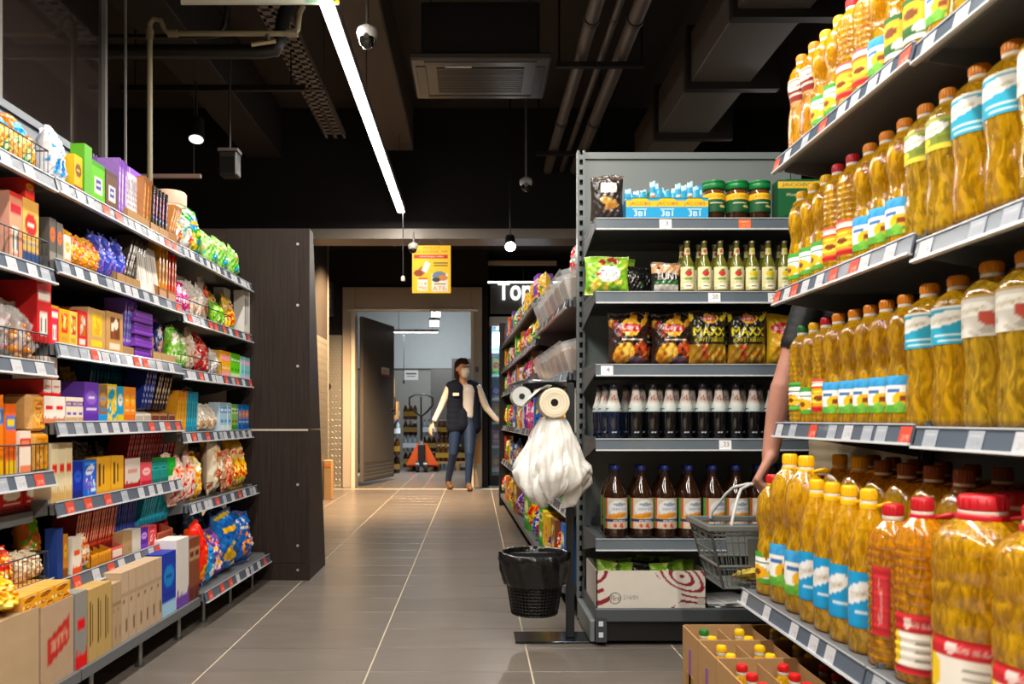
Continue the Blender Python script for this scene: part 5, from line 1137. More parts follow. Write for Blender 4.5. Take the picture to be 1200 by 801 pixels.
for i in range(14):
    t = i/13
    G.append([(-.05+.24*t, .01+.16*j/6, .05+.018*math.sin(math.pi*t)+.006*math.sin(8*t+j)) for j in range(7)])
cov.grid(G, '#5f6366').grid([[(x, y, z-.002) for x, y, z in r] for r in G], '#5f6366', flip=True); cov.build('cover_sheet', 'bagfilm', r2)
# bunch of white carrier bags
m = MB(); rd_ = random.Random(3)
for layer in range(4):
    ph = [rd_.uniform(0, 6.28) for _ in range(9)]; k = 1-.1*layer; ox, oy = rd_.uniform(-.02, .02), rd_.uniform(-.02, .02)
    def fn(t, z, r, ph=ph, k=k):
        q = max(.15, min(1, (.33-z)/.22))
        return r*k*.94*(1+q*(.16*(abs(math.sin(2.5*t+ph[0]))-.5)+.13*(abs(math.sin(4.5*t+ph[1]+z*9))-.5)+.1*(abs(math.sin(8*t+ph[2]-z*14))-.5)+.07*math.sin(17*t+ph[3]+z*25)+.05*math.sin(29*t+ph[5]-z*40))+.05*math.sin(34*z+2*t+ph[4])+.04*math.sin(70*z-5*t+ph[6]))
    st = len(m.v)
    m.lathe([(.0, .07), (.004, .1), (.015, .12), (.03, .132), (.05, .142), (.075, .146), (.1, .146), (.125, .138), (.15, .128), (.175, .12), (.2, .11), (.22, .1), (.24, .09), (.26, .078), (.28, .066), (.3, .056), (.32, .04)], '#e8e7e2' if layer % 2 else '#f4f3f0', 96, fn=fn, caps=False, cx=ox, cy=oy)
    for q in range(st, len(m.v)):
        x, y, z = m.v[q]; t = math.atan2(y, x); w_ = max(0, 1-z/.14)
        m.v[q] = (x, y*.8, z+w_*(.03*math.sin(3*t+ph[7])+.018*math.sin(7*t+ph[8])+.008*math.sin(19*t))+.025*layer*w_)
o = m.build('carrier_bag_bunch', 'bagfilm', loc=(.315, 3.22, .615)); tag(o, 'ruffled bunch of thin white carrier bags hanging under the roll', 'bags')
# waste bin hung on the post
wb = empty('waste_bin', (.245, 3.3, .125), 0, 'black mesh waste bin with black liner beside the post', 'bin')
m = MB(); NB = 44
def br(z): return .095+.04*z/.245
for i in range(NB):
    a = 2*math.pi*i/NB; z0, z1 = .0, .17
    m.cyl((br(z0)*math.cos(a), br(z0)*math.sin(a), z0), (br(z1)*math.cos(a), br(z1)*math.sin(a), z1), .0022, '#161616', n=4)
for z in np.linspace(0.004, .165, 13): m.tube([(br(z)*math.cos(a), br(z)*math.sin(a), z) for a in np.linspace(0, 2*np.pi, 40, endpoint=False)], .0022, '#161616', 4, closed=True)
m.lathe([(0, .094), (.003, .095)], '#101010', 32); m.build('mesh_wall', 'plastic', wb)
m = MB(); fn = lambda t, z, r: r*(1+.025*math.sin(11*t+30*z)+.022*math.sin(23*t-45*z)+.015*math.sin(5*t)+.015*math.sin(37*t+60*z))
m.lathe([(.005, .085), (.1, .1), (.2, .118), (.238, .126), (.25, .131), (.254, .137), (.248, .144), (.22, .145), (.18, .138), (.14, .131), (.128, .127), (.122, .124)], '#0f0f10', 64, fn=fn, caps=False); m.build('bin_liner', 'liner', wb)
# ---------------------------------------------------------------- fridge, sign and lobby
fr = empty('drinks_fridge', (.19, 10.95, 0), 0, 'lit upright drinks fridge with blue glow beyond the door', 'fridge')
MB().box(0, .8, .04, .75, 0, .14, '#151515').box(0, .035, 0, .75, .14, 2.2, '#262a2c').box(.765, .8, 0, .75, .14, 2.2, '#262a2c').box(.035, .765, .7, .75, .14, 2.2, '#8ab4cc').box(0, .8, 0, .75, 2.2, 2.33, '#e8e8e6').build('cabinet', 'painted', fr)
for i in range(6):
    z = .2+i*.33; MB().box(.04, .76, .1, .68, z, z+.012, '#c8d8e0').box(.04, .76, .09, .1, z-.012, z+.022, '#e8f0f4').build('fridge_shelf', 'plastic', fr)
MB().box(.74, .755, .03, .045, .2, 2.15, '#ffffff').box(.1, .7, .06, .09, 2.16, 2.19, '#ffffff').build('light_tube', 'fridge_led', fr)
MB().box(.035, .765, .0, .012, .15, 2.19, '#a8c8d8').build('glass_door', 'acrylic', fr)
area('fridge_light', (.59, 11.02, 2.1), .6, .06, 90, (.55, .85, 1), (.5, 0, 0)).parent = None
for i in range(6):
    for j in range(5):
        nm, base, acc = PAL[(i*5+j*3) % 9]; t = pk('box', base, acc, 'logo', 1)
        inst(t, (.19+.1+.13*j, 11.12, .213+i*.33), 0, 0, 0, (1.05, 1, 1.2+.3*((i+j) % 3)), name='drink_pack', desc=f'{nm} drink carton', where=f'on {["lowest","second","third","fourth","fifth","topmost"][i]} fridge shelf', cat='carton', order=j, end='from left')
sg = empty('cake_counter_sign', (.2, 10.75, 2.25), 0, 'grey hanging sign panel with white letters above the fridge', 'sign')
MB().box(0, 1.5, .02, .05, .1, .5, '#4a4c4c').build('sign_panel', 'painted', sg)
MB().box(-.04, 1.5, -.02, .05, .5, .53, '#55504a').build('frame', 'painted', sg)
MB().box(-.03, 1.4, -.035, -.02, .505, .525, '#ffffff').build('led_strip', 'led_store', sg)
tme = solid_text('Торти', .02, .42); tme.materials.append(MATS['sign_white'])
to = bpy.data.objects.new('sign_letters', tme); col.objects.link(to); to.parent = sg; to.location = (.1, -.01, .29); to.rotation_euler = (math.pi/2, 0, 0); to.scale = (.62, .74, 1)
MB().box(-.04, .9, .0, .03, .75, .81, '#b8a68e').build('upper_bar', 'painted', sg); MB().cyl((-.03, .015, .5), (-.03, .015, .95), .008, '#555555').build('hanger', 'metal', sg); MB().cyl((.45, .015, .5), (.45, .015, .95), .006, '#555555').build('hanger', 'metal', sg)
# promo poster
ps = empty('promo_poster', (-.63, 7.94, 2.18), 0, 'yellow promotional poster with red headline hanging over passage', 'poster')
p = P(60, 76, '#e8b81c'); p.text(.5,.95,.44,.04,'АКЦІЯ','#b8301e').text(.5,.87,.84,.07,'ДЕШЕВШЕ НА','#b8301e'); p.rect(.05,.73,.93,.8,'#c0281c').text(.5,.765,.62,.035,'ПРОПОЗИЦІЯ ТИЖНЯ','#f4e8d0'); p.ell(.24,.46,.14,.09,'#a8622a',.6).ell(.16,.42,.12,.07,'#8a3a1c'); p.m((np.abs((p.U-.36)*.8-(p.V-.55)*.45) < .065) & (np.abs((p.U-.36)*.4+(p.V-.55)*.8) < .1), '#e6dccb').rect(.55,.62,.92,.64,'#6a5424').rect(.55,.57,.92,.59,'#6a5424')
p.rect(.14,.05,.4,.28,'#f0e2c8').text(.27,.2,.2,.07,'114','#a8301e').text(.27,.1,.22,.08,'790','#a8301e').rect(.16,.29,.4,.33,'#d8501e').rect(.5,.03,.93,.4,'#e8dcc4').ell(.7,.36,.18,.1,'#6a7a8a').ell(.8,.32,.12,.06,'#c87a3a').ell(.62,.28,.1,.05,'#3a3a3a').text(.71,.1,.36,.09,'АТБ','#c0201c').rect(.56,.18,.88,.2,'#8a7a6a')
w, h = .385, .475; xs = np.linspace(0, w, 60); zs = np.linspace(0, h, 76)
MB().grid([[(x, 0, z) for x in xs] for z in zs], p.a, smooth=False).build('print', 'paper', ps); MB().box(0, w, .001, .006, 0, h, '#c8a020').build('board', 'plastic', ps)
MB().tube([(.02, .003, h), (.08, .003, h+.04), (.12, .003, h+.1), (.23, .003, h+.1), (.27, .003, h+.04), (w-.02, .003, h)], .002, '#888888', 5).cyl((.12, .003, h+.1), (.12, .1, 2.8-2.18), .0015, '#888888', n=4).build('hanger', 'metal', ps)
# diamond tread plate lining left of the storeroom door
def tread(name, x0, x1, z0, z1, loc, rz, label):
    m = MB().box(x0, x1, 0, .004, z0, z1, '#b0a898'); i = 0; z = z0+.03
    while z < z1-.02:
        x = x0+.02+(.025 if i % 2 else 0)
        while x < x1-.02:
            dx = .014 if i % 2 else -.014
            m.add([(x-dx, -.003, z-.012), (x+.004, -.005, z), (x+dx, -.003, z+.012), (x-.004, -.005, z)], [(0,1,2,3)] if i % 2 == 0 else [(3,2,1,0)], '#d8d0c0'); x += .05
        z += .04; i += 1
    o = m.build(name, 'metal', loc=loc, rot=(0, 0, rz)); tag(o, label, 'panel'); return o
tread('tread_plate', 0, .3, 0, 2.05, (-2.09, DY-.006, 0), 0, 'diamond tread plate panel fixed to wall left of door')
tread('tread_plate', 0, 1.08, .0, 1.85, (-1.745, 8.32, .0), math.pi/2, 'long diamond tread plate lining side wall of lobby')
struct(MB().box(-1.95, -1.75, 8.31, 9.41, 0, 3.2, '#2c2723').build('wall_lobby_left', 'matte'))
o = MB().cbox(0, .09, 0, .12, 0, .45, '#b89060', .004).box(.01, .08, -.002, 0, .37, .41, '#d07a3a').build('kraft_box', 'kraft', loc=(-1.735, 9.1, .0006)); tag(o, 'tall kraft box standing beside lobby tread plate', 'box')
o = MB().cyl((0, 0, 0), (0, -.02, 0), .045, '#1a1a1a', n=20).cyl((0, -.02, 0), (0, -.026, 0), .02, '#333333', n=14).build('bell_push', 'plastic', loc=(-1.98, DY-.012, 1.36)); tag(o, 'round black button on tread plate left of door', 'button')
o = MB().box(0, .12, -.1, 0, 0, .45, '#4a5054', bev=.01).box(.02, .1, -.104, -.1, .1, .36, '#6a7276').build('meter_box', 'painted', loc=(-2.02, DY-.006, 2.3)); tag(o, 'grey meter box high on wall left of door', 'box')
# ---------------------------------------------------------------- storeroom
o = MB().box(0, .3, 0, .003, 0, .21, '#f0f0ee').box(.04, .26, -.001, 0, .12, .15, '#555555').box(.06, .24, -.001, 0, .07, .09, '#888888').build('notice', 'paper', loc=(-1.52, 16.996, 1.75)); tag(o, 'white paper notice on storeroom back wall', 'notice')
lt = empty('tube_lamp', (-1.35, 13.0, 2.33), 0, 'white tube lamp hanging inside storeroom', 'lamp')
MB().box(0, .75, -.03, .03, .012, .05, '#c8c8c8').build('housing', 'painted', lt); MB().box(.01, .74, -.025, .025, 0, .012, '#ffffff').build('diffuser', 'led_store', lt)
for x in (.1, .65): MB().cyl((x, 0, .05), (x, 0, 1.27), .004, '#777777', n=5).build('hanger', 'metal', lt)
a = area('storeroom_light', (-.97, 13.0, 2.32), .7, .05, 60, (.95, .98, 1), spread=2.1)
area('storeroom_light', (-.72, 14.6, 2.6), .2, .1, 24, (.93, .97, 1), (math.radians(68), 0, 0), spread=2.4); 
for i, (x, y, z) in enumerate(((-.72, 14.5, 2.78), (-.72, 14.0, 2.55))):
    q = empty('spot_lamp', (x, y, z), 0, f'{["upper","lower"][i]} small square lamp on storeroom ceiling', 'lamp'); MB().box(-.08, .08, -.04, .04, 0, .1, '#ffffff').build('diffuser', 'led_store', q); MB().box(-.09, .09, -.05, .05, .1, .14, '#666666').cyl((0, 0, .14), (0, 0, 3.6-z), .01, '#666666').build('housing', 'painted', q)
o = MB().tube([(-1.6, 13.6, 3.1), (-1.2, 13.6, 3.1), (-1.1, 13.6, 3.05), (-1.05, 13.6, 2.95)], .09, '#9a9a98', 12).cyl((-1.4, 13.6, 3.1), (-1.4, 13.6, 3.6), .01, '#666666', n=6).build('vent_pipe', 'metal'); tag(o, 'bent grey vent pipe under storeroom ceiling', 'pipe')
o = MB().cyl((-1.17, 13.0, 2.34), (-1.17, 13.0, 1.55), .006, '#222222', n=5).box(-1.185, -1.155, 12.99, 13.01, 1.5, 1.55, '#222222').build('hanging_cable', 'plastic'); tag(o, 'black cable hanging from storeroom lamp', 'cable')
def packt(c1, cl, lab, n=(3, 2), h=.3):
    r = .045; parts = []
    bm = MB().lathe([(0, r*.85), (.01, r), (h*.6, r), (h*.75, r*.75), (h*.88, r*.36), (h*.93, r*.34)], c1, 10)
    for i in range(n[0]):
        for j in range(n[1]):
            x, y = (i-(n[0]-1)/2)*r*2, (j-(n[1]-1)/2)*r*2
            b = MB().lathe([(0, r*.85), (.01, r), (h*.6, r), (h*.75, r*.75), (h*.88, r*.36), (h*.93, r*.34)], c1, 10, cx=x, cy=y)
            parts.append(('bottle', b.mesh('bottle', 'jar'), None))
            parts.append(('cap', MB().lathe([(h*.92, r*.42), (h, r*.4)], cl, 10, cx=x, cy=y).mesh('cap', 'plastic'), len(parts)-1))
    w, d = n[0]*r+.002, n[1]*r+.002
    parts.append(('label_band', MB().box(-w, w, -d, d, h*.22, h*.52, lab, skip='td').mesh('label_band', 'paper'), None))
    return dict(parts=parts)
PK = [('dark beer', packt('#20140c', '#a89860', '#8a7034')), ('clear water', packt('#8a98a0', '#3a6ab0', '#c8d4dc')), ('amber beer', packt('#4a2c10', '#b8b0a0', '#9a7c28')), ('cola', packt('#1a0f0c', '#b02020', '#a8281e'))]
for (x, y, hgt, seq) in ((-1.42, 13.6, 3, (0, 2, 1)), (-1.5, 14.3, 4, (3, 0, 2, 1)), (-.62, 16.0, 3, (1, 3, 2)), (-1.25, 15.3, 4, (0, 1, 0, 2)), (-.88, 15.2, 3, (2, 0, 1)), (-.55, 15.3, 3, (1, 2, 2)), (-.58, 14.55, 1, (2,)), (-.27, 14.55, 1, (0,))):
    for i, q in enumerate(seq):
        nm, t = PK[q]; base = .15 if y > 14.5 and hgt == 1 else .0006
        inst(t, (x, y, base+i*.303), rb.uniform(-.1, .1), name='bottle_pack', desc=f'shrink pack of {nm} bottles', where='stacked in the storeroom', cat='bottle pack', order=x*10+i, end='from door')
pal = empty('wooden_pallet', (-.35, 14.55, 0), 0, 'wooden pallet under bottle packs in storeroom', 'pallet')
for i in range(5): MB().box(-.4, .4, -.3+.13*i, -.22+.13*i, .125, .148, '#a8845a').build('board', 'kraft', pal)
for x in (-.36, 0, .3): MB().box(x, x+.07, -.3, .3, 0, .125, '#94724a').build('bearer', 'kraft', pal)
for i, (x, y, z, s_) in enumerate(((-1.56, 13.5, .911, .3), (-1.62, 13.5, 1.212, .28))):
    o = MB().cbox(-s_/2, s_/2, -.15, .15, 0, .3 if i == 0 else .4, '#b88a52', .004).box(-s_/2+.03, s_/2-.03, -.152, -.15, .08, .25, '#a07440').build('kraft_box', 'kraft', loc=(x+.1, y, z)); tag(o, ['lower','upper'][i]+' kraft box on top of storeroom bottle stack', 'box')
pj = empty('pallet_jack', (-.93, 13.85, 0), 0, 'orange pallet jack with black loop handle in storeroom', 'pallet jack')
OG = '#d8541c'
for s_ in (-1, 1):
    MB().box(s_*.2-.07, s_*.2+.07, .1, 1.1, .08, .13, OG, bev=.01).build('fork', 'painted', pj)
    MB().cyl((s_*.2-.04, 1.0, .04), (s_*.2+.04, 1.0, .04), .04, '#222222', n=14).build('load_wheel', 'plastic', pj)
m = MB(); m.add([(-.28, 0, .12), (.28, 0, .12), (.08, 0, .5), (-.08, 0, .5), (-.28, .1, .12), (.28, .1, .12), (.08, .06, .5), (-.08, .06, .5)], [(0,1,2,3),(7,6,5,4),(0,4,5,1),(1,5,6,2),(2,6,7,3),(3,7,4,0)], OG); m.build('frame', 'painted', pj)
MB().box(-.06, .06, -.12, .0, .1, .48, '#1c1c1c', bev=.01).cyl((0, -.06, .48), (0, -.06, .58), .035, '#8a8a88').build('pump', 'painted', pj)
for s_ in (-.07, .07): MB().cyl((s_-.03, -.1, .095), (s_+.03, -.1, .095), .095, '#1f1f1f', n=18).cyl((s_-.032, -.1, .095), (s_+.032, -.1, .095), .04, '#8a8680', n=12).build('steer_wheel', 'plastic', pj)
MB().cyl((0, -.08, .55), (0, -.2, .98), .022, '#1a1a1a').tube([(0, -.2, .96), (-.1, -.21, 1.04), (-.2, -.22, 1.16), (-.2, -.23, 1.28), (-.1, -.24, 1.34), (.1, -.24, 1.34), (.2, -.23, 1.28), (.2, -.22, 1.16), (.1, -.21, 1.04)], .017, '#151515', 8, closed=True).cyl((0, -.2, .98), (0, -.235, 1.3), .014, '#151515').build('tiller', 'plastic', pj)
# ================================================================ people
def fuse(prims, voxel, iters, cols, mat='skin'):
    m = MB()
    def ball(c, r, sq=(1,1,1)):
        n = 14
        pr = [(-r*math.cos(math.pi*k/8), r*math.sin(math.pi*k/8)) for k in range(9)]
        st = len(m.v); m.lathe([(z, max(q, r*.02)) for z, q in pr], '#888888', n)
        for i in range(st, len(m.v)):
            x, y, z = m.v[i]; m.v[i] = (c[0]+x*sq[0], c[1]+y*sq[1], c[2]+z*sq[2])
    for p in prims:
        a, r0, b, r1 = p[:4]
        if a == b: ball(a, r0, p[5] if len(p) > 5 else (1,1,1)); continue
        n = max(2, int((Vector(b)-Vector(a)).length/(min(r0, r1)*.55))+1)
        for i in range(n+1):
            t = i/n; ball(tuple(Vector(a).lerp(Vector(b), t)), r0+(r1-r0)*t, p[5] if len(p) > 5 else (1,1,1))
    ob = m.build('tmp', mat)
    r = ob.modifiers.new('r', 'REMESH'); r.mode = 'VOXEL'; r.voxel_size = voxel
    s_ = ob.modifiers.new('s', 'SMOOTH'); s_.iterations = iters; s_.factor = .5
    dg = bpy.context.evaluated_depsgraph_get(); me = bpy.data.meshes.new_from_object(ob.evaluated_get(dg))
    bpy.data.objects.remove(ob)
    V = np.array([v.co[:] for v in me.vertices]); best = np.full(len(V), 1e9); cc = np.zeros((len(V), 3))
    for p in prims:
        a, r0, b, r1 = p[:4]; A, B2 = np.array(a), np.array(b); d = B2-A; L2 = max(d @ d, 1e-9)
        t = np.clip(((V-A) @ d)/L2, 0, 1); dist = np.linalg.norm(V-(A+t[:, None]*d), axis=1)-(r0+(r1-r0)*t)
        k = dist < best; best[k] = dist[k]; cc[k] = C(cols[p[4]])
    for n_ in list(me.color_attributes): me.color_attributes.remove(n_)
    at = me.color_attributes.new('Col', 'FLOAT_COLOR', 'POINT'); q = np.ones((len(V), 4), np.float32); q[:, :3] = cc
    at.data.foreach_set('color', q.ravel()); me.polygons.foreach_set('use_smooth', [True]*len(me.polygons))
    me.materials.clear(); me.materials.append(MATS[mat]); me.update()
    return me
def hand(w, d, side, up, k, curl, size=1.0):
    # w wrist, d pointing direction, side towards the thumb, up = back of the hand; returns prims with palm, four fingers and thumb
    w, d, side, up = map(Vector, (w, d, side, up)); d.normalize(); side.normalize(); up.normalize(); out = []; z = size
    knk = []
    for i, off in enumerate((.03, .01, -.01, -.029)):
        kn = w+d*(.088-.004*abs(i-1))*z+side*off*z; knk.append(kn); out.append((tuple(w+side*off*.6*z), .0155*z, tuple(kn), .0115*z, k))
    for i, kn in enumerate(knk):
        L = (.042, .047, .044, .035)[i]*z; p = kn; ang = 0
        for j, f in enumerate((1, .66, .5)):
            ang += curl[j]; v = d*math.cos(ang)-up*math.sin(ang); q = p+v*L*f
            out.append((tuple(p), (.0098-.0008*j)*z, tuple(q), (.009-.0008*j)*z, k)); p = q
    t0 = w+side*.022*z+d*.02*z; t1 = t0+(side*.75+d*.7-up*.25).normalized()*.045*z; t2 = t1+(d*.75-up*.6+side*.1).normalized()*.033*z; t3 = t2+(d*.5-up*.8-side*.25).normalized()*.026*z
    out += [(tuple(t0), .0145*z, tuple(t1), .0115*z, k), (tuple(t1), .011*z, tuple(t2), .0098*z, k), (tuple(t2), .0096*z, tuple(t3), .0085*z, k)]
    return out
def head_prims(c, fwd, k='skin', R=.095):
    c, f = Vector(c), Vector(fwd).normalized(); sd = f.cross(Vector((0, 0, 1))); u = Vector((0, 0, 1))
    P_ = [(tuple(c+u*.03), R*.95, tuple(c+u*.03-f*.025), R*.97, k), (tuple(c+f*.02-u*.03), R*.76, tuple(c+f*.035-u*.075), R*.5, k)]
    P_ += [(tuple(c+f*(R+.004)-u*.005), .009, tuple(c+f*(R+.014)-u*.028), .013, k)]
    for s_ in (-1, 1): P_ += [(tuple(c+sd*s_*(R*.93)+u*.015-f*.01), .012, tuple(c+sd*s_*(R*.95)-u*.02-f*.005), .009, k), (tuple(c+f*.085-u*.075+sd*s_*.012), .008, tuple(c+f*.085-u*.075), .009, 'lip')]
    return P_
def face_parts(root, c, fwd, iris='#4a3020'):
    c, f = Vector(c), Vector(fwd).normalized(); sd = f.cross(Vector((0, 0, 1))); m = MB()
    for s_ in (-1, 1):
        e = c+f*.082+sd*s_*.032+Vector((0, 0, .012)); m.lathe([(-.011, .002), (-.006, .009), (0, .0115), (.006, .009), (.011, .002)], '#e8e4de', 10); 
        for i in range(len(m.v)-50-20, len(m.v)): pass
        st = len(m.v)-(5*10+20); m.xform(Matrix.Translation(e), st)
        m.cyl(e+f*.0095, e+f*.0125, .005, iris, n=10)
        m.box(e.x-.018, e.x+.018, e.y+f.y*.01-.004, e.y+f.y*.01+.004, e.z+.02, e.z+.026, '#3a2418')
    m.build('eyes', 'skin', root)
def shell(prims, voxel, iters, col_, name, root, mat='cloth'):
    me = fuse(prims, voxel, iters, {'k': col_}, mat); o = bpy.data.objects.new(name, me); col.objects.link(o); o.parent = root; return o
# ---- worker walking out of the storeroom (coordinates local to her feet)
W0 = Vector((-.16, 10.4, 0))
wk = empty('person', W0, 0, 'person in navy vest and white face mask walking past the door', 'person')
cols = {'skin': '#c89a80', 'lip': '#b06a5a', 'shirt': '#b9bcc4', 'sleeve': '#c8c0b8', 'jean': '#1c3052', 'shoe': '#6a4a30', 'cuff': '#2a2f40'}
hc = (.0, -.02, 1.565); fw = (.45, -.9, 0)
pr = head_prims(hc, fw)
pr += [((-.0, .0, 1.38), .055, (0, -.01, 1.47), .052, 'skin')]
pr += [((-.17, 0, 1.33), .06, (.16, 0, 1.33), .06, 'shirt'), ((-.08, 0, 1.28), .105, (-.08, 0, .98), .095, 'shirt'), ((.08, 0, 1.28), .105, (.08, 0, .98), .095, 'shirt'), ((-.07, 0, .98), .088, (-.07, 0, .88), .095, 'jean'), ((.07, 0, .98), .088, (.07, 0, .88), .095, 'jean')]
pr += [((-.18, 0, 1.33), .055, (-.29, -.02, 1.07), .045, 'sleeve'), ((-.29, -.02, 1.07), .043, (-.37, -.14, .9), .035, 'sleeve'), ((-.37, -.14, .9), .034, (-.385, -.16, .87), .032, 'cuff'),
       ((.19, 0, 1.33), .055, (.31, -.01, 1.06), .045, 'sleeve'), ((.31, -.01, 1.06), .043, (.42, -.1, .93), .036, 'sleeve'), ((.42, -.1, .93), .034, (.45, -.12, .905), .032, 'sleeve')]
pr += hand((-.39, -.165, .86), (-.35, -.3, -.9), (.5, -.8, 0), (-.9, -.2, .3), 'skin', (.35, .4, .3)) + hand((.455, -.125, .9), (.8, -.3, -.4), (0, -1, .1), (.4, 0, .9), 'skin', (.2, .25, .2))
pr += [((-.09, 0, .86), .095, (-.125, -.02, .48), .065, 'jean'), ((-.125, -.02, .48), .062, (-.2, .16, .11), .042, 'jean'), ((.09, 0, .86), .095, (.085, -.1, .48), .066, 'jean'), ((.085, -.1, .48), .062, (.07, -.12, .1), .043, 'jean')]
pr += [((-.2, .17, .07), .04, (-.18, .07, .035), .036, 'shoe'), ((-.18, .07, .035), .036, (-.16, -.0, .032), .032, 'shoe'), ((.07, -.1, .07), .042, (.09, -.22, .037), .038, 'shoe'), ((.09, -.22, .037), .038, (.1, -.29, .034), .034, 'shoe')]
me = fuse(pr, .011, 4, cols); o = bpy.data.objects.new('body', me); col.objects.link(o); o.parent = wk
shell([((-.09, 0, 1.3), .125, (-.1, .005, .82), .125, 'k', (1,.9,1)), ((-.02, .05, 1.3), .1, (-.02, .05, .82), .11, 'k'), ((.0, -.005, .98), .105, (.0, -.005, .85), .112, 'k'), ((.13, .02, 1.3), .1, (.14, .02, .82), .105, 'k'), ((-.16, 0, 1.35), .07, (-.1, 0, 1.38), .06, 'k'), ((.16, .01, 1.35), .066, (.1, .01, 1.38), .06, 'k')], .014, 5, '#131a2a', 'vest', wk)
MB().box(-.13, -.05, -.135, -.128, 1.22, 1.26, '#d8d8d8', bev=.003).build('badge', 'plastic', wk)
face_parts(wk, hc, fw)
f = Vector(fw).normalized(); c = Vector(hc)
shell([(tuple(c+f*.06-Vector((0,0,.03))), .06, tuple(c+f*.055-Vector((0,0,.065))), .05, 'k')], .008, 3, '#e2ddd6', 'face_mask', wk)
shell([(tuple(c-f*.03+Vector((0,0,.055))), .105, tuple(c-f*.045+Vector((0,0,.01))), .1, 'k'), (tuple(c-f*.05), .085, tuple(c-f*.06-Vector((0,0,.13))), .06, 'k'), (tuple(c+f*.04+Vector((0,0,.1))), .05, tuple(c+f*.03+Vector((0,0,.095))), .06, 'k'), (tuple(c+Vector((-.085,.02,.0))), .035, tuple(c+Vector((-.09,.03,-.09))), .03, 'k')], .009, 3, '#3c241a', 'hair', wk)
# ---- shopper behind the oil shelves, back to the camera, holding a basket
S0 = Vector((1.42, 2.9, 0))
sp = empty('person', S0, 0, 'person in black T-shirt and beige trousers holding a shopping basket', 'person')
cols = {'skin': '#b5806e', 'lip': '#a05a4a', 'shirt': '#151619', 'pant': '#b8a98e', 'shoe': '#3a3230'}
hc = (.02, .02, 1.6); fw = (-.2, 1, 0)
pr = head_prims(hc, fw) + [((0, 0, 1.4), .062, (.01, .01, 1.5), .058, 'skin')]
pr += [((-.15, 0, 1.37), .07, (.17, 0, 1.37), .07, 'shirt'), ((-.085, 0, 1.3), .115, (-.075, 0, .98), .1, 'shirt'), ((.085, 0, 1.3), .115, (.075, 0, .98), .1, 'shirt'), ((-.08, 0, .96), .112, (-.08, 0, .86), .115, 'pant'), ((.08, 0, .96), .112, (.08, 0, .86), .115, 'pant')]
pr += [((-.19, -.01, 1.37), .066, (-.255, -.02, 1.2), .058, 'shirt'), ((-.255, -.02, 1.2), .047, (-.312, -.03, 1.04), .041, 'skin'), ((-.312, -.03, 1.04), .043, (-.328, -.03, .96), .041, 'skin'), ((-.328, -.03, .96), .041, (-.36, -.04, .795), .03, 'skin')]
pr += [((.2, 0, 1.37), .066, (.24, 0, 1.2), .06, 'shirt'), ((.24, 0, 1.2), .048, (.27, .02, 1.06), .042, 'skin'), ((.27, .02, 1.06), .043, (.25, .2, .95), .03, 'skin')]
pr += hand((-.362, -.045, .79), (-.5, .0, -.86), (.25, .9, -.15), (-.85, .1, .4), 'skin', (1.15, 1.2, .8), 1.18) + hand((.25, .21, .945), (0, .9, -.3), (-1, 0, 0), (0, .2, 1), 'skin', (.4, .4, .3))
pr += [((-.095, 0, .84), .105, (-.11, .0, .47), .075, 'pant'), ((-.11, 0, .47), .072, (-.115, -.03, .1), .055, 'pant'), ((.095, 0, .84), .105, (.11, .02, .47), .075, 'pant'), ((.11, .02, .47), .072, (.115, .0, .1), .055, 'pant')]
for x, y in ((-.115, -.03), (.115, 0)): pr += [((x, y-.02, .06), .045, (x, y+.1, .04), .041, 'shoe'), ((x, y+.1, .04), .041, (x, y+.17, .036), .035, 'shoe')]
me = fuse(pr, .0075, 4, cols); o = bpy.data.objects.new('body', me); col.objects.link(o); o.parent = sp
face_parts(sp, hc, fw); f = Vector(fw).normalized(); c = Vector(hc)
shell([(tuple(c-f*.03+Vector((0,0,.05))), .104, tuple(c-f*.04-Vector((0,0,.0))), .1, 'k'), (tuple(c-f*.05-Vector((0,0,.02))), .08, tuple(c-f*.05-Vector((0,0,.07))), .06, 'k')], .009, 3, '#3a2a20', 'hair', sp)
# ---- shopping basket hanging from the hand
bk = empty('shopping_basket', (1.015, 2.87, .335), 0, 'dark grey plastic shopping basket with light handles in a hand', 'basket')
GR = '#666b6a'; Hb = .215; tw, td, bw, bd = .205, .135, .15, .1
m = MB().box(-bw, bw, -bd, bd, 0, .006, GR, bev=.002); m.build('basket_floor', 'plastic', bk)
def wallbars(ax, sgn, half_b, half_t, off_b, off_t, solid):
    m = MB()
    def pt(u, v): 
        hw = half_b+(half_t-half_b)*v; of = (off_b+(off_t-off_b)*v)*sgn
        return (u*hw, of, v*Hb) if ax == 'x' else (of, u*hw, v*Hb)
    n = 18 if ax == 'x' else 10
    for i in range(n+1):
        u = -1+2*i/n; r = .0019 if 0 < i < n else .005
        if solid and abs(u) < .36: m.cyl(pt(u, .0), pt(u, .38), r, GR, n=4); continue
        m.cyl(pt(u, 0), pt(u, 1), r, GR, n=4)
    for v, r in ((.02, .005), (.14, .0022), (.38, .006), (.6, .0022), (.78, .0022), (.9, .005)): m.cyl(pt(-1, v), pt(1, v), r, GR, n=5)
    if solid:
        q = [pt(-.4, .38), pt(.4, .38), pt(.4, .84), pt(-.4, .84)]; t = .003*sgn
        A = q+[((x, y+t, z) if ax == 'x' else (x+t, y, z)) for x, y, z in q]
        m.add(A, [(0,1,2,3),(7,6,5,4),(0,4,5,1),(1,5,6,2),(2,6,7,3),(3,7,4,0)], GR)
    m.build('side_wall', 'plastic', bk)
wallbars('x', -1, bw, tw, bd, td, True); wallbars('x', 1, bw, tw, bd, td, True); wallbars('y', -1, bd, td, bw, tw, False); wallbars('y', 1, bd, td, bw, tw, False)
m = MB()
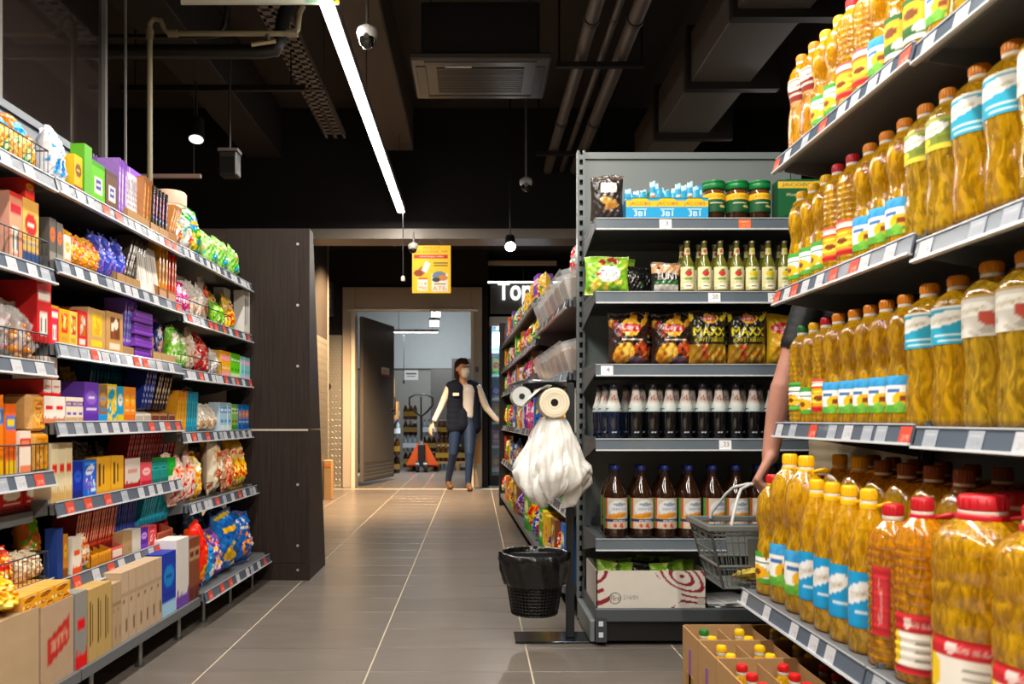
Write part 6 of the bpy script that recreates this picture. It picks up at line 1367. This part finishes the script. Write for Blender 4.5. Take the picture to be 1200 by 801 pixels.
for (x0, x1, y0, y1) in ((-tw-.012, tw+.012, -td-.012, -td+.006), (-tw-.012, tw+.012, td-.006, td+.012), (-tw-.012, -tw+.006, -td, td), (tw-.006, tw+.012, -td, td)): m.box(x0, x1, y0, y1, Hb-.008, Hb+.012, GR, bev=.003)
m.build('rim', 'plastic', bk)
for s_ in (-1, 1):
    MB().tube([(-.13, s_*td*.9, Hb+.005), (-.125, s_*td*.86, Hb+.03), (-.09, s_*td*.5, Hb+.1), (-.07, s_*td*.3, Hb+.128), (-.03, s_*.012, Hb+.142), (.0, s_*.01, Hb+.145), (.06, s_*.012, Hb+.145), (.11, s_*td*.4, Hb+.12), (.14, s_*td*.86, Hb+.03), (.145, s_*td*.9, Hb+.005)], .0055, '#b4b6b4', 8).build('handle', 'plastic', bk)
for i, (x, y, rz, b_, a_) in enumerate(((-.06, -.03, .3, '#c8b82a', ('#f0e8c0', '#c83a2a', '#e8d84a')), (.05, .02, -.4, '#d8d0c4', ('#b83a3a', '#e8d8b8', '#5a8a3a')))):
    inst(pk('bag', b_, a_, 'blob', 2), (1.015+x, 2.87+y, .37), rz, 1.3, 0, (1.1, .8, 1), name='snack_bag', desc=['yellow snack bag', 'white grocery bag'][i], where='lying inside the shopping basket', cat='bag')
# ================================================================ ceiling fittings
def linear_lamp(x, y0, y1, z, label, light):
    r = empty('linear_lamp', (x, (y0+y1)/2, z), 0, label, 'lamp'); L = (y1-y0)/2
    MB().box(-.035, .035, -L, L, .02, .075, '#6e6a66', bev=.003).build('housing', 'painted', r)
    MB().box(-.032, .032, -L+.005, L-.005, -.008, .02, '#ffffff', bev=.006).build('diffuser', 'led', r)
    n = max(2, int(L*2/1.6))
    for i in range(n):
        y = -L+.2+(2*L-.4)*i/(n-1); MB().cyl((0, y, .075), (0, y, CEIL-z), .003, '#4a4644', n=5).build('hanger', 'metal', r)
    light.parent = r; light.matrix_parent_inverse = Matrix.Translation(-Vector(r.location))
linear_lamp(-.72, -1.7, 7.72, LED_Z, 'long glowing LED line lamp hanging over the aisle', led_light)
linear_lamp(.55, -2.5, 2.9, LED_Z, 'LED line lamp above the oil shelves near camera', led_fill_b)
linear_lamp(2.5, 4.5, 7.5, LED_Z, 'LED line lamp over the neighbouring aisle on the right', led_light_c)
# downstand beams and ducts
for nm, x0, x1, z0, c, lb, y0, y1 in (('ceiling_beam', -.98, -.62, 3.62, '#6a5f58', 'painted concrete beam running above the LED lamp', -3, 8), ('ceiling_beam', -2.3, -1.95, 3.55, '#2c2624', 'dark concrete beam high above the left shelves', -3, 8)):
    o = MB().box(x0, x1, y0, y1, z0, CEIL-.001, c, bev=.01).build(nm, 'matte'); tag(o, lb, 'beam')
o = empty('cable_tray', (-1.28, 0, 3.5), 0, 'perforated cable tray running along the ceiling', 'cable tray')
m = MB()
for i in range(64):
    y = 1.8+i*.085; m.box(-.09, .09, y, y+.045, 0, .003, '#6a5f56')
m.box(-.09, -.07, 1.7, 7.3, 0, .003, '#6a5f56').box(.07, .09, 1.7, 7.3, 0, .003, '#6a5f56').box(-.015, .015, 1.7, 7.3, 0, .003, '#6a5f56').box(-.092, -.09, 1.7, 7.3, 0, .05, '#6a5f56').box(.09, .092, 1.7, 7.3, 0, .05, '#6a5f56')
m.build('tray', 'painted', o)
for y in (2.2, 4.2, 6.2): MB().box(-.11, .11, y, y+.03, -.01, 0, '#4a423c').cyl((-.1, y, 0), (-.1, y, .55), .004, '#444444', n=5).cyl((.1, y, 0), (.1, y, .55), .004, '#444444', n=5).build('hanger', 'painted', o)
# air conditioner cassette
ac = empty('air_conditioner', (.035, 5.3, 3.32), 0, 'grey ceiling air conditioner cassette with square grille', 'air conditioner')
MB().box(-.4, .4, .06, .6, .05, .42, '#221f1d', bev=.01).build('casing', 'painted', ac)
MB().box(-.475, .475, 0, .66, .0, .05, '#4c4642', bev=.012).build('fascia', 'plastic', ac)
for x0, x1, y0, y1 in ((-.38, .38, .03, .075), (-.38, .38, .585, .63), (-.44, -.37, .1, .56), (.37, .44, .1, .56)): MB().box(x0, x1, y0, y1, -.006, .002, '#3c3632', bev=.003).build('air_flap', 'plastic', ac)
g = MB().box(-.3, .3, .12, .54, -.004, .0, '#2a2523')
for i in range(13): g.box(-.3, .3, .13+i*.032, .142+i*.032, -.008, -.004, '#4e4742')
g.build('grille', 'plastic', ac); MB().box(-.24, -.06, .1, .112, -.007, 0, '#d8d4cc').build('light_strip', 'plastic', ac)
for x in (-.35, .35): MB().cyl((x, .3, .42), (x, .3, CEIL-3.32), .006, '#444444', n=5).build('hanger', 'metal', ac)
# three parallel pipes on brackets
for i, (x, r, c, lb) in enumerate(((.72, .045, '#5e534b', 'thick left water pipe under the ceiling'), (.86, .025, '#544a43', 'thin middle water pipe under the ceiling'), (.99, .05, '#5e534b', 'thick right water pipe under the ceiling'))):
    pr = empty('water_pipe', (x, 0, 3.4), 0, lb, 'pipe'); MB().cyl((0, 1.5, 0), (0, 7.9, 0), r, c, n=14).build('pipe', 'painted', pr)
    for y in (3.6, 4.9, 6.6): MB().cyl((0, y, 0), (0, y+.04, 0), r*1.18, '#3a332e', n=14).build('clamp', 'painted', pr)
for i, y in enumerate((3.9, 5.4, 7.2)):
    b = empty('pipe_bracket', (.85, y, 3.33), 0, f'{ORD[i]} black pipe bracket from camera under the ceiling', 'bracket'); MB().box(-.3, .3, -.02, .02, -.02, .015, '#1c1917').build('rail', 'painted', b)
    for x in (-.28, .28): MB().cyl((x, 0, 0), (x, 0, CEIL-3.33), .006, '#2a2623', n=5).build('rod', 'metal', b)
# rectangular duct on the right
du = empty('air_duct', (1.52, 0, 3.3), 0, 'rectangular grey air duct with dark flanges on the right', 'duct')
MB().box(0, .42, 1.5, 7.6, 0, .35, '#665d56', bev=.005).build('duct_body', 'painted', du)
for y in (2.6, 3.6, 4.6, 5.6, 6.6): MB().box(-.03, .62, y, y+.07, -.05, .4, '#2a2522').build('flange', 'painted', du)
# left: water pipes, dark boards, posts, speaker, lamps
wp = empty('drain_pipe', (-1.76, 4.3, 0), 0, 'cream pipe with elbow dropping behind the left shelves', 'pipe'); CR = '#8a7e62'
MB().tube([(0, 0, 1.0), (0, 0, 3.0), (.0, 0, 3.06), (.02, 0, 3.09), (.06, 0, 3.08), (.08, .0, 3.03), (.1, 0, 3.015), (.14, 0, 3.01), (.78, 0, 3.01), (.8, 0, 3.03), (.81, 0, 3.12), (.83, 0, 3.16)], .0145, CR, 10).build('pipe', 'painted', wp)
for a, b in (((-.0, 0, 2.98), (.0, 0, 3.03)), ((.1, 0, 3.01), (.15, 0, 3.01)), ((.74, 0, 3.01), (.8, 0, 3.01))): MB().cyl(a, b, .02, CR, n=12).build('coupling', 'painted', wp)
MB().cyl((.64, 0, 3.01), (.64, 0, 2.96), .014, '#8a8070').cyl((.55, 0, 2.95), (.68, 0, 2.97), .012, '#b8a888').build('valve', 'metal', wp)
def tpost(x, y, w, z0, z1, lb):
    o = MB().box(-w/2, w/2, -w/2, w/2, 0, z1-z0, '#7e7a76', bev=.002).build('metal_post', 'painted', loc=(x, y, z0)); tag(o, lb, 'post')
tpost(-1.96, 4.2, .026, 0, CEIL-.001, 'grey steel post between dark boards on the left'); tpost(-1.96, 3.27, .022, 0, CEIL-.001, 'grey steel post at the left picture edge'); tpost(-1.9, 4.32, .012, 0, CEIL-.001, 'thin steel rod beside the cream pipe')
o = MB().box(-1.985, -1.965, 3.29, 4.18, .02, CEIL-.002, '#2b2422').build('dark_board', 'darkglass'); tag(o, 'tall dark glossy board between two steel posts', 'board')
for i, (y, z, x1, lb) in enumerate(((4.6, 3.05, -1.13, 'black drain pipe crossing under the left ceiling'), (4.9, 3.28, -1.55, 'thin black conduit crossing under the left ceiling'))):
    r = .04 if i == 0 else .014
    o = MB().tube([(-3.4, y, z), (x1-.1, y, z), (x1-.03, y, z+.01), (x1, y, z+.06), (x1+.02, y, z+.2), (x1+.06, y, z+.3)], r, '#171413', 10).build('drain_pipe', 'painted'); tag(o, lb, 'pipe')
o = MB().box(-2.5, -1.2, 5.6, 5.63, 3.24, 3.28, '#151211').cyl((-2.4, 5.615, 3.28), (-2.4, 5.615, CEIL), .006, '#151211', n=5).cyl((-1.3, 5.615, 3.28), (-1.3, 5.615, CEIL), .006, '#151211', n=5).build('track_rail', 'painted'); tag(o, 'black lighting track rail under the left ceiling', 'rail')
def spot(loc, aim, lb, power, color, glow='lamp', r=.06, size=1.2, blend=.6, ztop=None):
    q = empty('spot_lamp', loc, 0, lb, 'lamp'); d = (Vector(aim)-Vector(loc)).normalized()
    MB().cyl(tuple(-d*.16), (0, 0, 0), r*.85, '#141210', r1=r, n=20).build('housing', 'painted', q)
    MB().cyl(tuple(d*.001), tuple(d*.004), r*.86, '#ffffff', n=20).build('lens', glow, q)
    MB().cyl(tuple(-d*.1), (0, 0, (ztop or loc[2]+.22)-loc[2]), .008, '#141210', n=6).build('arm', 'painted', q)
    l = bpy.data.lights.new('spot_light', 'SPOT'); l.energy = power; l.color = color; l.spot_size = size; l.spot_blend = blend; l.shadow_soft_size = .05
    lo = bpy.data.objects.new('spot_light', l); col.objects.link(lo); lo.parent = q; lo.location = d*.03; lo.rotation_euler = d.to_track_quat('-Z', 'Y').to_euler()
spot((-1.93, 5.5, 2.86), (-1.8, 4.9, 1.0), 'lit round spot lamp above the left shelves', 25, (1, .9, .78), 'led_dim', .055, ztop=3.26)
spot((.33, 7.5, 2.55), (.25, 5.0, .4), 'bright spot lamp in the passage near the hanging sign', 60, (1, .94, .85), 'lamp', .055, 1.7, ztop=CEIL)
spot((-.95, 9.0, 2.9), (-1.75, 9.3, .8), 'warm spot lamp lighting the lobby tread plate', 900, (1, .66, .36), 'led_dim', .05, 1.9, ztop=3.2)
spot((-.8, 8.6, 2.9), (-1.1, 9.1, .0), 'warm spot lamp over the lobby floor', 650, (1, .7, .42), 'led_dim', .05, 1.8, ztop=3.2)
s = empty('wall_speaker', (-1.62, 5.2, 2.52), 0, 'small dark wall speaker under the left ceiling', 'speaker')
MB().box(-.06, .06, 0, .1, 0, .16, '#2a2624', bev=.01).build('cabinet', 'plastic', s); MB().box(-.05, .05, -.004, 0, .015, .12, '#161412').build('grille', 'cloth', s); MB().box(-.065, .065, 0, .1, .16, .18, '#6a5f56').cyl((0, .05, .18), (0, .05, CEIL-2.52), .008, '#3a3430', n=6).build('bracket', 'painted', s)
o = MB().box(-2.35, -1.93, 5.58, 5.61, 2.62, 2.645, '#c8a898').cyl((-2.3, 5.595, 2.645), (-2.3, 5.595, CEIL), .003, '#3a3430', n=5).cyl((-1.98, 5.595, 2.645), (-1.98, 5.595, CEIL), .003, '#3a3430', n=5).build('light_bar', 'painted'); tag(o, 'thin pale bar hanging left of the wall speaker', 'bar')
# dome cameras and drop cables
def cam_thing(loc, ztop, lb, ring='#3a3634'):
    q = empty('dome_camera', loc, 0, lb, 'camera')
    MB().cyl((0, 0, .06), (.0, .0, ztop-loc[2]), .008, '#8a8682', n=8).build('drop_pipe', 'metal', q)
    MB().lathe([(.0, .045), (.03, .055), (.05, .05), (.07, .02)], '#b8b4ae', 20).build('housing', 'plastic', q)
    MB().lathe([(-.05, .008), (-.042, .024), (-.025, .038), (0, .044)], '#141210', 20).build('dome', 'darkglass', q)
    MB().cyl((0, -.045, .0), (0, -.05, -.01), .014, '#555050', n=12).build('lens', 'darkglass', q)
cam_thing((-.55, 4.05, 2.86), CEIL, 'dome camera on a drop pipe right of the LED lamp'); cam_thing((.42, 6.6, 2.86), CEIL, 'dome camera hanging on a long pipe before the dark wall')
cam_thing((-.62, 7.962, 2.62), 2.8, 'dome camera at the far end of the LED lamp')
o = MB().cyl((-.7, 7.7, 2.96), (-.7, 7.7, 2.3), .006, '#222222', n=5).lathe([(2.26, .02), (2.3, .018), (2.31, .008)], '#c8c0b4', 12, cx=-.7, cy=7.7).build('hanging_cable', 'plastic'); tag(o, 'short cable with white plug beside the poster', 'cable')
# hanging banner cut by the picture's upper edge
bn = empty('hanging_banner', (-1.43, 3.86, 2.945), 0, 'green and yellow printed banner hanging at the upper edge', 'banner')
p = P(40, 6, '#e8e4d0'); p.rect(.0,.3,1,1,'#4a8a5a').rect(.78,.0,.93,1,'#9ac0a0').rect(.9,0,1,1,'#e6c21e').rect(.35,.4,.7,1,'#2f7a5a')
xs = np.linspace(0, .77, 40); zs = np.linspace(0, .35, 6)
MB().grid([[(x, 0, z) for x in xs] for z in zs], p.a, smooth=False).build('print', 'paper', bn); MB().box(0, .77, .001, .012, -.004, .35, '#d8d4c4').build('board', 'plastic', bn)
for x in (.1, .67): MB().cyl((x, .006, .35), (x, .006, CEIL-2.945), .003, '#444444', n=5).build('hanger', 'metal', bn)
finish_labels()
for o in bpy.data.objects:
    if o.parent is None and 'label' in o:
        n = len(o['label'].split())
        if n < 4 or n > 16: print('LABELWORDS', n, o['label'])
